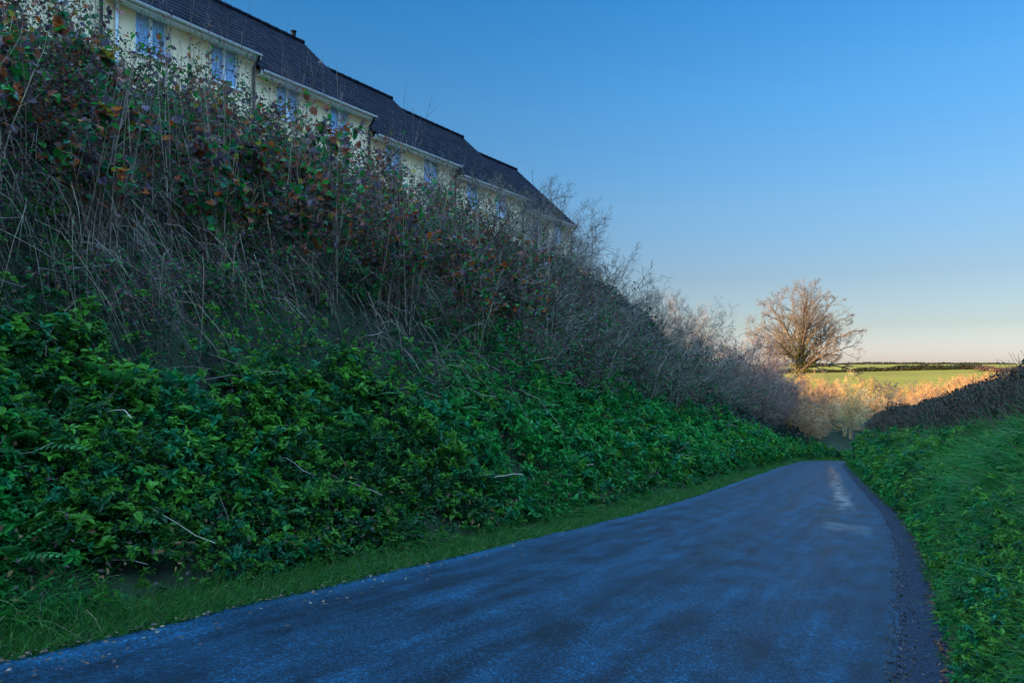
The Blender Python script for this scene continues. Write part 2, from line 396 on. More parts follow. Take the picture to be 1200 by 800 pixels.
tag(strip('road', lambda y: xL(y) + wob(y, 1.), lambda y: xR(y) - .26 + wob(y, 2.) * .45 + wob(y * 4, 8.) * .25, 26, yroad, lambda t, y: .012 + .05 * (1 - (2 * t - 1) ** 2), M['asphalt']), kind='structure')
M['dirt'] = noise_mat('road_edge_dirt', (.004, .008, .014), (.012, .020, .034), 30, .85, .6, 6, .1)
tag(strip('road_edge', lambda y: xR(y) - .36, lambda y: xR(y) + .12 + wob(y, 3.), 6, yroad, lambda t, y: .008 + t * .012, M['dirt']), kind='structure')

# ------------------------------------------------------------------ sky, sun, camera
w = bpy.data.worlds.new('World'); scene.world = w; w.use_nodes = True
nt = w.node_tree; bg = nt.nodes['Background']
SUN_EL, SUN_AZ = R(13), R(27.5)
sk = nt.nodes.new('ShaderNodeTexSky'); sk.sky_type = 'NISHITA'; sk.sun_disc = False
sk.sun_elevation = SUN_EL; sk.sun_rotation = R(207.5); sk.altitude = 50; sk.air_density = 1.0; sk.dust_density = .6; sk.ozone_density = 2.5
tc = node(nt, 'ShaderNodeTexCoord'); sp = node(nt, 'ShaderNodeSeparateXYZ'); nt.links.new(tc.outputs['Generated'], sp.inputs[0])
# sky tinted bluer with height; overhead brightened as added fill for the shaded bank
cr = node(nt, 'ShaderNodeValToRGB'); els = cr.color_ramp.elements
SKYT = [(0, (0.0931, 0.087, 0.1148)), (0.85, (2.3, 2.4, 2.3)), (0.02, (0.0865, 0.0816, 0.1096)), (0.055, (0.0694, 0.0652, 0.0743)), (0.12, (0.0658, 0.0646, 0.07)), (0.22, (0.0639, 0.0834, 0.0944)), (0.35, (0.0487, 0.0993, 0.1248)), (0.49, (0.0274, 0.1005, 0.1431)), (0.6, (0.95, 1.05, 1.08)), (0.72, (2.0, 2.05, 2.0))]
for i, (p, c) in enumerate(SKYT):
    e_ = els[i] if i < 2 else els.new(p)
    if i < 2: e_.position = p
    e_.color = (*c, 1)
nt.links.new(sp.outputs[2], cr.inputs[0])
mu = node(nt, 'ShaderNodeVectorMath', operation='MULTIPLY'); nt.links.new(sk.outputs[0], mu.inputs[0]); nt.links.new(cr.outputs[0], mu.inputs[1])
s4 = node(nt, 'ShaderNodeVectorMath', operation='SCALE'); s4.inputs['Scale'].default_value = 4; nt.links.new(mu.outputs[0], s4.inputs[0])
nt.links.new(s4.outputs[0], bg.inputs[0]); bg.inputs[1].default_value = .1
sl = bpy.data.lights.new('sun', 'SUN'); sl.energy = 4.2; sl.angle = R(.5); sl.color = (1, .67, .35)
so = bpy.data.objects.new('sun', sl); C.objects.link(so)
D = Vector((math.sin(SUN_AZ) * math.cos(SUN_EL), math.cos(SUN_AZ) * math.cos(SUN_EL), -math.sin(SUN_EL)))
so.rotation_euler = D.to_track_quat('-Z', 'Y').to_euler(); so.location = (-40, -60, 30)
cd = bpy.data.cameras.new('camera'); cam = bpy.data.objects.new('camera', cd); C.objects.link(cam)
cam.location = CAM; cam.rotation_euler = (R(90), 0, CY); cd.lens = 24; cd.sensor_width = 36; cd.shift_y = .025
cd.clip_start = .05; cd.clip_end = 8000; scene.camera = cam
vs = scene.view_settings; vs.view_transform = 'Standard'; vs.look = 'None'; vs.gamma = 1; vs.use_curve_mapping = False; vs.exposure = 2.1
scene.cycles.max_bounces = 6; scene.cycles.diffuse_bounces = 3; scene.cycles.glossy_bounces = 2; scene.cycles.transmission_bounces = 4; scene.cycles.transparent_max_bounces = 4
scene.cycles.use_denoising = True; scene.cycles.sample_clamp_indirect = 4


# ------------------------------------------------------------------ the stepped terrace
H0 = np.array([-18.7, 11.7]); HR = R(85.5)
EX = np.array([math.cos(HR), math.sin(HR)]); EY = np.array([-math.sin(HR), math.cos(HR)])
HD = 8.0; RISE = 3.7
units = [(-6.3, -1.2, 12.35), (-1.2, 3.47, 11.8), (3.47, 8.56, 11.35), (8.56, 13.8, 10.7), (13.8, 19.3, 10.35), (19.3, 24.4, 9.82)]
hlabels = ['topmost cream house of the stepped terrace, cut off by the upper left corner',
           'cream terraced house with two white windows between the two leftmost black downpipes',
           'third cream house down the stepped terrace, brown leaves hanging before its windows',
           'fourth cream house down the stepped terrace, only its window tops above the bushes',
           'fifth cream house down the stepped terrace, half hidden by grey twigs',
           'lowest cream house of the stepped terrace, with the dark gable end against the sky']
def panel_wall(g, L, z0, z1, holes, y0=0, th=.3):
    xs = sorted({0, L, *[h[0] for h in holes], *[h[1] for h in holes]}); zs = sorted({z0, z1, *[h[2] for h in holes], *[h[3] for h in holes]})
    for a, b_ in zip(xs, xs[1:]):
        for c, d in zip(zs, zs[1:]):
            cx, cz = (a + b_) / 2, (c + d) / 2
            if any(h[0] < cx < h[1] and h[2] < cz < h[3] for h in holes): continue
            g.box((a, y0, c), (b_, y0 + th, d))
def window(root, x0, x1, z0, z1, casements=2):
    f = Geo(); t = .055; y0, y1 = .06, .13
    f.box((x0, y0, z0), (x0 + t, y1, z1)).box((x1 - t, y0, z0), (x1, y1, z1)).box((x0 + t, y0, z1 - t), (x1 - t, y1, z1)).box((x0 + t, y0, z0), (x1 - t, y1, z0 + t))
    for i in range(1, casements):
        c = x0 + (x1 - x0) * i / casements; f.box((c - .05, y0 - .012, z0 + t), (c + .05, y1, z1 - t))
    w_ = f.build('window', M['white'], root)
    gl = Geo()
    for i in range(casements):
        a = x0 + (x1 - x0) * i / casements + .05; b_ = x0 + (x1 - x0) * (i + 1) / casements - .05
        gl.box((a, .092, z0 + t - .004), (b_, .105, z1 - t + .004))
    gl.build('pane', M['glass'], w_)
    Geo().box((x0 - .06, -.06, z0 - .07), (x1 + .06, .1, z0 - .003)).build('sill', M['white'], w_)
    # net curtain and dark room behind the glass
    cu = Geo(); n = 24; xx = np.linspace(x0 + .02, x1 - .02, n); yy = .34 + .015 * np.sin(np.arange(n) * 1.9)
    V = np.concatenate([np.stack([xx, yy, np.full(n, z0)], -1), np.stack([xx, yy, np.full(n, z1)], -1)])
    cu.add(V, [(i, i + 1, n + i + 1, n + i) for i in range(n - 1)]); cu.build('curtain', M['white'], w_, smooth=True)
def house(i, t0, t1, ze):
    L = t1 - t0 - .008; o2 = H0 + EX * t0; zb = ze - 5.0
    root = empty('terraced_house', (o2[0], o2[1], 0), HR)
    tag(root, hlabels[i], 'house', 'terraced houses stepping down the hill')
    up = [(.8, 1.72), (3.1, 4.02)]
    holes = [(a, b_, ze - 1.32, ze - .17) for a, b_ in up] + [(.7, 1.9, zb + .9, zb + 2.1), (3.0, 3.95, zb + .12, zb + 2.15)]
    g = Geo(); panel_wall(g, L, zb - 1.6, ze, holes)
    g.box((0, .3, zb - 1.6), (.25, HD, ze)).box((L - .25, .3, zb - 1.6), (L, HD, ze)).box((.25, HD - .3, zb - 1.6), (L - .25, HD, ze))
    for xa in (0, L - .25):          # gable walls
        v = [(x, y, z) for x in (xa, xa + .25) for y, z in ((.02, ze + .002), (HD - .02, ze + .002), (HD / 2 + .05, ze + RISE - .12), (HD / 2 - .05, ze + RISE - .12))]
        g.add(v, [(0, 1, 2, 3), (7, 6, 5, 4), (0, 4, 5, 1), (1, 5, 6, 2), (2, 6, 7, 3), (3, 7, 4, 0)])
    g.build('wall', M['render'], root)
    for a, b_ in up: window(root, a, b_, ze - 1.32, ze - .17)
    window(root, .7, 1.9, zb + .9, zb + 2.1); window(root, 3.0, 3.95, zb + .12, zb + 2.15)
    # roof in tile courses
    r = Geo(); n = 17; ov = .32; sl = RISE / (HD / 2); x0 = -.03 if i == 0 else 0; x1 = L + (.16 if i == 5 else .0)
    ncol = int((x1 - x0) / .3)
    for side in (0, 1):
        for k in range(n):
            a, b_ = k / n, (k + 1) / n
            ya = -ov + (HD / 2 + ov) * a; yb = -ov + (HD / 2 + ov) * b_; za = ze + .2 + (ya) * sl; zb_ = ze + .2 + yb * sl
            Y = (lambda y: y) if side == 0 else (lambda y: HD - y)
            xs = np.linspace(x0, x1, ncol + 1); off = (.15 if k % 2 else 0)
            for c in range(ncol):
                sh = .5 * (1 + rng.uniform(-.3, .3)); lift = rng.uniform(0, .006)
                xa, xb = xs[c] + .003, xs[c + 1] - .003
                v = [(xa, Y(ya), za - .03), (xb, Y(ya), za - .03), (xa, Y(ya), za + .012 + lift), (xb, Y(ya), za + .012 + lift), (xa, Y(yb + .03), zb_ - .004 + .026), (xb, Y(yb + .03), zb_ - .004 + .026)]
                r.add(v, [(0, 1, 3, 2), (2, 3, 5, 4)], (sh, sh, sh))
        # boarding under the tiles
        Y = (lambda y: y) if side == 0 else (lambda y: HD - y)
        r.add([(x0, Y(-ov), ze + .13 - ov * sl), (x1, Y(-ov), ze + .13 - ov * sl), (x1, Y(HD / 2), ze + .13 + RISE), (x0, Y(HD / 2), ze + .13 + RISE)], [(0, 1, 2, 3)], (.4, .4, .4))
    rf = r.build('roof', M['roof'], root)
    rt = Geo(); nn = int((x1 - x0) / .42)
    for k in range(nn):
        a = x0 + (x1 - x0) * k / nn; b_ = x0 + (x1 - x0) * (k + 1) / nn - .012
        tubes(rt, np.array([[(a, HD / 2, ze + RISE + .19), (b_, HD / 2, ze + RISE + .20)]]), np.array([[.11, .12]]), 8)
    rt.build('ridge_tiles', M['roof'], rf)
    if i == 2:
        v = Geo(); tubes(v, np.array([[(L - .5, HD / 2, ze + RISE + .2), (L - .5, HD / 2, ze + RISE + .42), (L - .5, HD / 2, ze + RISE + .5)]]), np.array([[.09, .09, .13]]), 8); v.build('vent_pipe', M['roof'], rf)
    zf = ze - ov * sl + .19
    Geo().box((0, -ov + .03, zf - .12), (x1, -ov + .055, zf + .02)).box((0, -ov + .055, zf - .12), (x1, .0 - .004, zf - .10)).build('fascia', M['white'], root)
    gu = Geo(); th = np.linspace(math.pi, 2 * math.pi, 9); xs = np.array([0.02, L - .02])
    ri = np.array([[(x, -ov - .03 + .058 * math.cos(t), zf + .0 + .058 * math.sin(t)) for t in th] for x in xs]).reshape(-1, 3)
    ro = np.array([[(x, -ov - .03 + .064 * math.cos(t), zf + .0 + .064 * math.sin(t)) for t in th] for x in xs]).reshape(-1, 3)
    gu.add(ri, [(k, k + 1, k + 10, k + 9) for k in range(8)]); gu.add(ro, [(k, k + 9, k + 10, k + 1) for k in range(8)])
    gu.build('gutter', M['gutter'], root, smooth=True)
    dp = Geo(); xp = L - .12
    tubes(dp, np.array([[(xp, -ov - .03, zf - .05), (xp, -ov - .03, zf - .13), (xp, -.07, zf - .36), (xp, -.07, zf - .5), (xp, -.07, zb - .4)]]), np.full((1, 5), .045), 8)
    dp.build('downpipe', M['blackpipe'], root, smooth=True)
    if i == 1:
        dp = Geo(); tubes(dp, np.array([[(.28, -.06, ze - .2), (.28, -.06, ze - 2), (.28, -.06, zb - .3)]]), np.full((1, 3), .05), 8)
        tag(dp.build('downpipe', M['gutter'], root, smooth=True), 'pale grey waste pipe')
for i, u in enumerate(units): house(i, *u)

# ------------------------------------------------------------------ vegetation
def logy(n, y0, y1, r=rng):
    return y0 * (y1 / y0) ** r.uniform(0, 1, n)
def lod(P, ref=7., e=.6, mx=3.2):
    return np.clip((np.linalg.norm(P - CAM, axis=1) / ref) ** e, .9, mx)

GREENS = [(.012, .165, .020), (.008, .105, .018), (.006, .125, .042), (.052, .185, .014), (.008, .060, .014)]
def patch_green(P, r, jit=.3):
    n = len(P); k = vnoise(P[:, 0] * .9 + P[:, 2] * .7, P[:, 1] * .9, 4) + r.normal(0, .16, n)
    c = np.array(GREENS)[np.digitize(k, [.40, .52, .62, .86])]
    return np.clip(c * (1 + r.uniform(-jit, jit, (n, 1))), 0, 1)

def whorls(g, P, N, size, m, r, col, upmix=.8):
    n = len(P); A = nrm(N * .6 + np.array([0, 0, upmix]) + r.normal(size=(n, 3)) * .25)
    h = size * r.uniform(.8, 3.2, n)
    i = np.repeat(np.arange(n), m); k = len(i)
    perp = nrm(np.cross(A[i], r.normal(size=(k, 3)))); el = np.radians(r.uniform(-25, 55, k))[:, None]
    ax = perp * np.cos(el) + A[i] * np.sin(el)
    p = P[i] + A[i] * (h[i] * r.uniform(.45, 1, k) ** .6)[:, None] + ax * (size[i] * .12)[:, None]
    L = size[i] * r.uniform(.55, 1.25, k)
    leaves(g, p, ax, A[i] + r.normal(size=(k, 3)) * .35, L, L * r.uniform(.34, .62, k), .2, .3, np.clip(col[i] * r.uniform(.75, 1.3, (k, 1)), 0, 1))
    # stalks
    S = np.stack([P - A * .02, P + A * (h * .5)[:, None], P + A * h[:, None]], 1)
    tubes(g, S, np.repeat((size * .03)[:, None], 3, 1), 3, col * .8)

# ---- leafy carpet on the left bank
def left_carpet():
    r = np.random.default_rng(11); g = Geo(); n = 42000
    y = logy(n, 1.2, 75, r) - .6; top = 2.75 - .2 * np.clip((y - 5) / 12, 0, 1) + fbm(y * .8, y * 0, 31) * 1.3
    top = np.maximum(top, np.interp(y, [20, 60], [0, 1.6]))
    q = r.uniform(0, 1, n); d = .38 + (top - .38) * q ** .85 * np.where(r.uniform(size=n) < .22, r.uniform(.9, 1.75, n), 1)
    keep = (vnoise(y * 1.6, d * 1.6, 77) > .27) | (r.uniform(size=n) < .25); y, d = y[keep], d[keep]
    P = onL(y, d); N = Nrm(P[:, 0], P[:, 1]); s = .032 * lod(P, 7, .68, 3.6) * np.exp(r.normal(0, .48, len(y))).clip(.4, 2.8)
    lump = np.clip(fbm(y * 1.9, d * 1.9, 19, 2) + .35, 0, 1.2) * .24
    P = P + N * ((r.uniform(0, .2, len(y)) + lump) * np.clip(d - .25, .05, 1))[:, None]
    col = patch_green(P, r)
    n2 = 9000; y2 = logy(n2, 1.4, 60, r) - .4; d2 = r.uniform(2.6, 7.6, n2); k2 = vnoise(y2 * .55, d2 * .9, 91) > .6; y2, d2 = y2[k2], d2[k2]
    P2 = onL(y2, d2); N2 = Nrm(P2[:, 0], P2[:, 1]); s2 = .05 * lod(P2) * r.uniform(.7, 1.3, len(y2)); P2 = P2 + N2 * (r.uniform(0, .5, len(y2)))[:, None]
    whorls(g, P2, N2, s2, 7, r, patch_green(P2, r) * .8)
    n5 = 2600; y5 = logy(n5, 1.4, 40, r) - .4; d5 = r.uniform(.4, 3.6, n5); P5 = onL(y5, d5); N5 = Nrm(P5[:, 0], P5[:, 1]); P5 = P5 + N5 * r.uniform(.08, .34, n5)[:, None]
    leaves(g, P5, rdir(n5, r), N5 + r.normal(size=(n5, 3)) * .4, .05 * lod(P5) * r.uniform(.6, 1.5, n5), .032 * lod(P5), .2, .25, mixcol(n5, [(.14, .07, .03), (.07, .045, .035), (.22, .15, .05), (.05, .035, .03)], [3, 3, 1, 3], r))
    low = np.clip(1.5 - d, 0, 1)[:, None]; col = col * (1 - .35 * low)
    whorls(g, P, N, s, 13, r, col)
    n3 = 26000; y3 = logy(n3, 1.3, 60, r) - .5; d3 = .35 + 2.6 * r.uniform(0, 1, n3) ** 1.6; k3 = vnoise(y3 * 1.2, d3 * 1.2, 33) > .42; y3, d3 = y3[k3], d3[k3]; n3 = len(y3)
    P3 = onL(y3, d3); s3 = lod(P3, 7, .7, 4); P3 = P3 + Nrm(P3[:, 0], P3[:, 1]) * r.uniform(0, .15, n3)[:, None]
    blades(g, P3, np.array([.5, 0, .9]) + r.normal(size=(n3, 3)) * .4, np.array([.2, -.1, -.65]) + r.normal(size=(n3, 3)) * .25, r.uniform(.15, .5, n3), .0048 * s3, mixcol(n3, [(.014, .13, .014), (.035, .16, .012), (.008, .08, .014), (.22, .2, .1)], [3, 2, 3, .5], r))
    tag(g.build('ground_cover', M['leaf']), 'bright green nettles and leafy ground cover on the lower left bank', 'ground cover', kind='stuff')
left_carpet()

def verge_grass():
    r = np.random.default_rng(12); g = Geo(); n = 60000
    y = logy(n, 1.2, 90, r) - .5; w = np.interp(y, [0, 6, 20, 60], [.6, .5, .42, .9])
    d = -.05 + w * r.uniform(0, 1, n) ** 1.15; x0 = wob(y, 1.) * -1
    P = onL(y, d + np.maximum(x0, -.02) * .8); s = lod(P, 7, .7, 4)
    D0 = np.array([0, 0, 1.]) + r.normal(size=(n, 3)) * np.array([.45, .45, .1])
    D0[:, 0] += .25
    L = r.uniform(.05, .15, n) * (1 + .9 * np.clip(d, 0, 1)) * s ** .4
    col = mixcol(n, [(.022, .10, .014), (.035, .13, .016), (.06, .12, .03), (.012, .06, .014), (.16, .14, .07)], [3, 3, 1, 3, .35], r)
    blades(g, P, D0, r.normal(size=(n, 3)) * .25 + np.array([.1, 0, -.25]), L, .006 * s, col)
    # right edge of the road
    n = 9000; y = logy(n, 2.5, 60, r); e = .02 + .7 * r.uniform(0, 1, n) ** 1.2
    keep = vnoise(y * 2.2, e * 3, 5) > np.interp(e, [0, .5], [.62, .3]); y, e = y[keep], e[keep]; n = len(y)
    P = onR(y, e); s = lod(P, 7, .7, 4); D0 = np.array([-.3, 0, 1.]) + r.normal(size=(n, 3)) * np.array([.45, .45, .1])
    blades(g, P, D0, r.normal(size=(n, 3)) * .3 + np.array([-.15, 0, -.3]), r.uniform(.06, .18, n) * s ** .4, .006 * s,
           mixcol(n, [(.02, .10, .016), (.03, .12, .016), (.012, .06, .016)], [3, 2, 2], r))
    # far outside of the bend
    n = 9000; y = r.uniform(66, 100, n); d = r.uniform(-.05, 2.6, n); P = onL(y, d)
    blades(g, P, np.array([0, 0, 1.]) + r.normal(size=(n, 3)) * .3, r.normal(size=(n, 3)) * .3, r.uniform(.15, .4, n), .03, mixcol(n, [(.03, .11, .02), (.05, .13, .02)], [1, 1], r))
    tag(g.build('grass', M['grass']), 'short green grass along both edges of the road', 'grass', kind='stuff')
verge_grass()

def dead_stems():
    r = np.random.default_rng(13); g = Geo()
    nt_ = 62; y = logy(nt_, 2.0, 13, r) - .2; d = r.uniform(2.6, 5.6, nt_) - .7 * np.clip((y - 6) / 12, 0, 1)
    T = onL(y, d); s = lod(T, 7, .75, 4)
    for t, sc in zip(T, s):
        m = r.integers(15, 60); sp = r.uniform(.12, .4) * sc ** .5
        P = t + r.normal(size=(m, 3)) * np.array([sp * .6, sp, .12]); P[:, 2] = H(P[:, 0], P[:, 1]) + r.uniform(.05, .9, m)
        D0 = r.normal(size=(m, 3)) * .22 + np.array([.5, 0, .1]); L = r.uniform(.45, 1.25, m)
        blades(g, P, D0, np.tile(np.array([.05, 0, -1.15]), (m, 1)) + r.normal(size=(m, 3)) * .15, L, .0045 * sc,
               mixcol(m, [(.22, .17, .11), (.13, .10, .075), (.34, .28, .2), (.06, .045, .04)], [3, 4, 1.2, 3], r))
    # bent canes and sticks lying about
    n = 260; y = logy(n, 1.6, 40, r); d = r.uniform(.9, 6.5, n); P = onL(y, d); P[:, 2] += r.uniform(.0, .35, n); s = lod(P, 7, .7, 4)
    W = walk(P, r.normal(size=(n, 3)) * np.array([.6, 1, .4]) + np.array([.4, 0, -.2]), r.uniform(.4, 1.5, n), 6, .22, (0, 0, -.1), r)
    tubes(g, W, np.repeat((.0035 * s * r.uniform(.6, 1.6, n))[:, None], 6, 1), 3, mixcol(n, [(.24, .19, .14), (.12, .095, .08), (.18, .15, .13)], [2, 3, 2], r))
    tag(g.build('dead_grass', M['straw']), 'straw coloured dead stalks hanging down the left bank', 'dead grass', kind='stuff')
dead_stems()

# scattered ivy, bramble sprays and old leaves over the upper slope
def upper_litter():
    r = np.random.default_rng(14); g = Geo(); n = 30000
    y = logy(n, 1.2, 70, r) - .6; d = r.uniform(2.2, 9.5, n); P = onL(y, d); N = Nrm(P[:, 0], P[:, 1]); s = lod(P, 7, .7, 4)
    P = P + N * (r.uniform(0, .35, n) ** 1.0)[:, None]
    k = vnoise(y * 1.1, d * 1.1, 41) + r.normal(0, .13, n)
    dark = mixcol(n, [(.04, .03, .02), (.022, .024, .016), (.09, .055, .03), (.012, .05, .018)], [3, 3, 1, 4], r)
    col = np.where((k > .54)[:, None], patch_green(P, r) * .8, dark)
    ax = rdir(n, r) + N * .3 + np.array([0, 0, -.4])
    leaves(g, P, ax, N + r.normal(size=(n, 3)) * .5, .05 * s * r.uniform(.6, 1.4, n), .035 * s, .2, .3, col)
    tag(g.build('ivy_and_litter', M['leafdull']), 'ivy sprays and dark withered leaves over the upper left bank', 'ground cover', kind='stuff')
upper_litter()

# ---- shrubs: prototypes with their parts, then copies
def sapling(seed, nst, Hh, spread, nleaf, cols, w, leafsize, name, lowbias=1.0, twig='bark'):
    r = np.random.default_rng(seed); root = empty(name)
    p0 = r.normal(size=(nst, 3)) * np.array([.22, .22, 0]); a = np.radians(r.uniform(2, spread, nst)); th = r.uniform(0, 6.28, nst)
    d = np.stack([np.sin(a) * np.cos(th), np.sin(a) * np.sin(th), np.cos(a)], -1)
    S = walk(p0 - np.array([0, 0, .2]), d, Hh * r.uniform(.6, 1.1, nst), 9, .09, (0, 0, .12), r)
    Sr = np.linspace(1, .25, 9)[None] * r.uniform(.006, .012, nst)[:, None]
    g = Geo(); nw = 7; aw = np.radians(r.uniform(1, 16, nw)); tw = r.uniform(0, 6.28, nw)
    Wp = walk(r.normal(size=(nw, 3)) * np.array([.3, .3, 0]), np.stack([np.sin(aw) * np.cos(tw), np.sin(aw) * np.sin(tw), np.cos(aw)], -1), Hh * r.uniform(.95, 1.45, nw), 9, .035, (0, 0, .04), r)
    Wr = np.linspace(1, .35, 9)[None] * r.uniform(.006, .010, nw)[:, None]; tubes(g, Wp, Wr, 3, mixcol(nw, [(.4, .34, .33), (.6, .5, .45)], [1, 1], r))
    Wb, Wbr = branch(Wp, Wr, 6, (.4, .97), (12, 40), (.08, .24), .6, 5, .08, (0, 0, .1), r, .003); tubes(g, Wb, Wbr, 3, mixcol(len(Wb), [(.42, .36, .34)], [1], r))
    tubes(g, S, Sr, 4, mixcol(nst, [(.5, .45, .4), (.75, .65, .55), (.35, .33, .33)], [2, 1, 1], r))
    B, Br = branch(S, Sr, 6, (.2, .95), (18, 55), (.18, .38), .55, 6, .12, (0, 0, .12), r, .0025)
    tubes(g, B, Br, 3, mixcol(len(B), [(.45, .4, .36), (.6, .5, .42)], [1, 1], r))
    B2, Br2 = branch(B, Br, 3, (.2, .95), (20, 60), (.3, .6), .6, 5, .12, (0, 0, .1), r, .002)
    tubes(g, B2, Br2, 3, mixcol(len(B2), [(.45, .4, .36), (.6, .5, .42)], [1, 1], r))
    g.build('stems', M[twig], root)
    f = Geo(); m = int(nleaf * .55); pa, ta = pts_on(B2, m, r, (.3, 1)); pb, tb = pts_on(np.concatenate([B, B, B, np.repeat(Wp[:, [0, 1, 3, 5, 7, 8]], 2, 0)]), nleaf - m, r, (.3, 1))
    P = np.concatenate([pa, pb]); T = np.concatenate([ta, tb])
    keep = r.uniform(size=nleaf) < (np.clip(lowbias * (1.1 - 1.1 * P[:, 2] / Hh), .07, 1) if lowbias > 0 else np.interp(P[:, 2] / Hh, [0, .28, .5, .9, 1.1], [.02, .06, .8, 1, .3])); P, T = P[keep], T[keep]; n = len(P)
    ax = T * .3 + rdir(n, r) + np.array([0, 0, -.35]); L = leafsize * r.uniform(.6, 1.3, n)
    leaves(f, P, ax, np.array([0, 0, 1.]) + r.normal(size=(n, 3)) * .6, L, L * r.uniform(.75, 1.05, n), .15, .2, mixcol(n, cols, w, r))
    f.build('leaves', M['leaf'], root); return root

def mound(seed, Hh, ncane, nleaf, cols, w, leafsize, name, leafmat='leaf', flop=-.2):
    r = np.random.default_rng(seed); root = empty(name)
    p0 = r.normal(size=(ncane, 3)) * np.array([.35, .35, 0]); a = np.radians(r.uniform(5, 60, ncane)); th = r.uniform(0, 6.28, ncane)
    d = np.stack([np.sin(a) * np.cos(th), np.sin(a) * np.sin(th), np.cos(a)], -1)
    S = walk(p0 - np.array([0, 0, .25]), d, Hh * r.uniform(.9, 1.7, ncane), 9, .12, (0, 0, flop), r)
    Sr = np.linspace(1, .3, 9)[None] * r.uniform(.004, .008, ncane)[:, None]
    g = Geo(); tubes(g, S, Sr, 3, mixcol(ncane, [(.5, .4, .35), (.3, .26, .25), (.8, .65, .5)], [2, 2, .7], r))
    B, Br = branch(S, Sr, 5, (.25, .95), (20, 65), (.2, .45), .6, 6, .15, (0, 0, -.12), r, .002)
    tubes(g, B, Br, 3, mixcol(len(B), [(.5, .4, .35), (.3, .26, .25)], [1, 1], r)); g.build('stems', M['bark'], root)
    f = Geo(); m = nleaf // 2; pa, ta = pts_on(B, m, r, (.2, 1)); pb, tb = pts_on(S, nleaf - m, r, (.25, 1)); P = np.concatenate([pa, pb]) + r.normal(size=(nleaf, 3)) * .05; T = np.concatenate([ta, tb])
    out = nrm(P - np.array([0, 0, Hh * .3])); ax = out * .8 + rdir(nleaf, r) + np.array([0, 0, -.3]); L = leafsize * r.uniform(.6, 1.35, nleaf)
    leaves(f, P, ax, out + np.array([0, 0, .5]) + r.normal(size=(nleaf, 3)) * .4, L, L * r.uniform(.55, .8, nleaf), .18, .2, mixcol(nleaf, cols, w, r))
    f.build('leaves', M[leafmat], root); return root

def twiggy(seed, Hh, nst, spread, n1, n2, n3, twig, name, r0=.02, trop=.05, rmin=.003, jit=.12, ang=(22, 60), l2=(.25, .5), sides=3, colr=((.45, .4, .38), (.65, .6, .56), (.3, .27, .27))):
    r = np.random.default_rng(seed); root = empty(name)
    p0 = r.normal(size=(nst, 3)) * np.array([.12, .12, 0]) * Hh / 2.5; a = np.radians(r.uniform(3, spread, nst)); th = r.uniform(0, 6.28, nst)
    d = np.stack([np.sin(a) * np.cos(th), np.sin(a) * np.sin(th), np.cos(a)], -1)
    S = walk(p0 - np.array([0, 0, .08 * Hh]), d, Hh * r.uniform(.65, 1.1, nst), 9, jit, (0, 0, trop), r)
    Sr = np.linspace(1, .2, 9)[None] * r0 * r.uniform(.7, 1.2, nst)[:, None]
    g = Geo(); cc = lambda n: mixcol(n, colr, [2, 1, 1], r, .2)
    tubes(g, S, Sr, 5, cc(nst)); g.build('stems', M[twig], root)
    g = Geo(); B, Br = branch(S, Sr, n1, (.2, .97), ang, l2, .5, 7, jit, (0, 0, trop), r, rmin); tubes(g, B, Br, sides, cc(len(B)))
    if n2:
        B, Br = branch(B, Br, n2, (.15, .97), ang, (.3, .6), .55, 6, jit, (0, 0, trop), r, rmin); tubes(g, B, Br, 3, cc(len(B)))
    if n3:
        B, Br = branch(B, Br, n3, (.15, .97), ang, (.35, .7), .6, 5, jit, (0, 0, trop), r, rmin * .8); tubes(g, B, Br, 3, cc(len(B)))
    g.build('twigs', M[twig], root); return root

ORD = ['first', 'second', 'third', 'fourth', 'fifth', 'sixth', 'seventh', 'eighth', 'ninth', 'tenth', 'eleventh', 'twelfth', 'thirteenth', 'fourteenth', 'fifteenth', 'sixteenth', 'seventeenth', 'eighteenth', 'nineteenth', 'twentieth',
       'twenty-first', 'twenty-second', 'twenty-third', 'twenty-fourth', 'twenty-fifth', 'twenty-sixth', 'twenty-seventh', 'twenty-eighth', 'twenty-ninth', 'thirtieth', 'thirty-first', 'thirty-second', 'thirty-third', 'thirty-fourth', 'thirty-fifth', 'thirty-sixth', 'thirty-seventh', 'thirty-eighth', 'thirty-ninth', 'fortieth', 'forty-first', 'forty-second', 'forty-third', 'forty-fourth', 'forty-fifth', 'forty-sixth', 'forty-seventh', 'forty-eighth', 'forty-ninth', 'fiftieth']
def plant(protos, spots, cat, group, phrase, seed, z=-.03, lean=.1, same=None):
    """spots: (x, y, scale[, zscale]) ; first use of a prototype moves it, later uses copy it"""
    r = np.random.default_rng(seed); used = set(); out = []
    for j, sp_ in enumerate(spots):
        x, y, s = sp_[:3]; pi = r.integers(0, len(protos)) if len(used) >= len(protos) else len(used)
        p = protos[pi]; o = p if pi not in used else dup(p); used.add(pi)
        o.location = (x, y, float(H(x, y)) + z); o.rotation_euler = (r.uniform(-lean, lean), r.uniform(-lean, lean) + lean * .6, r.uniform(0, 6.28))
        zs = sp_[3] if len(sp_) > 3 else r.uniform(.9, 1.12); o.scale = (s, s, s * zs); out.append(o)
    out.sort(key=lambda o: px(np.array(o.location))[0, 0])
    for j, o in enumerate(out):
        tag(o, same if same else phrase % ORD[j] if len(out) > 1 else phrase, cat, group)
    return out
def spotsL(L):  # (y, d, scale)
    return [(float(xL(y) - d), y, s) for y, d, s in L]
rr = np.random.default_rng(5)

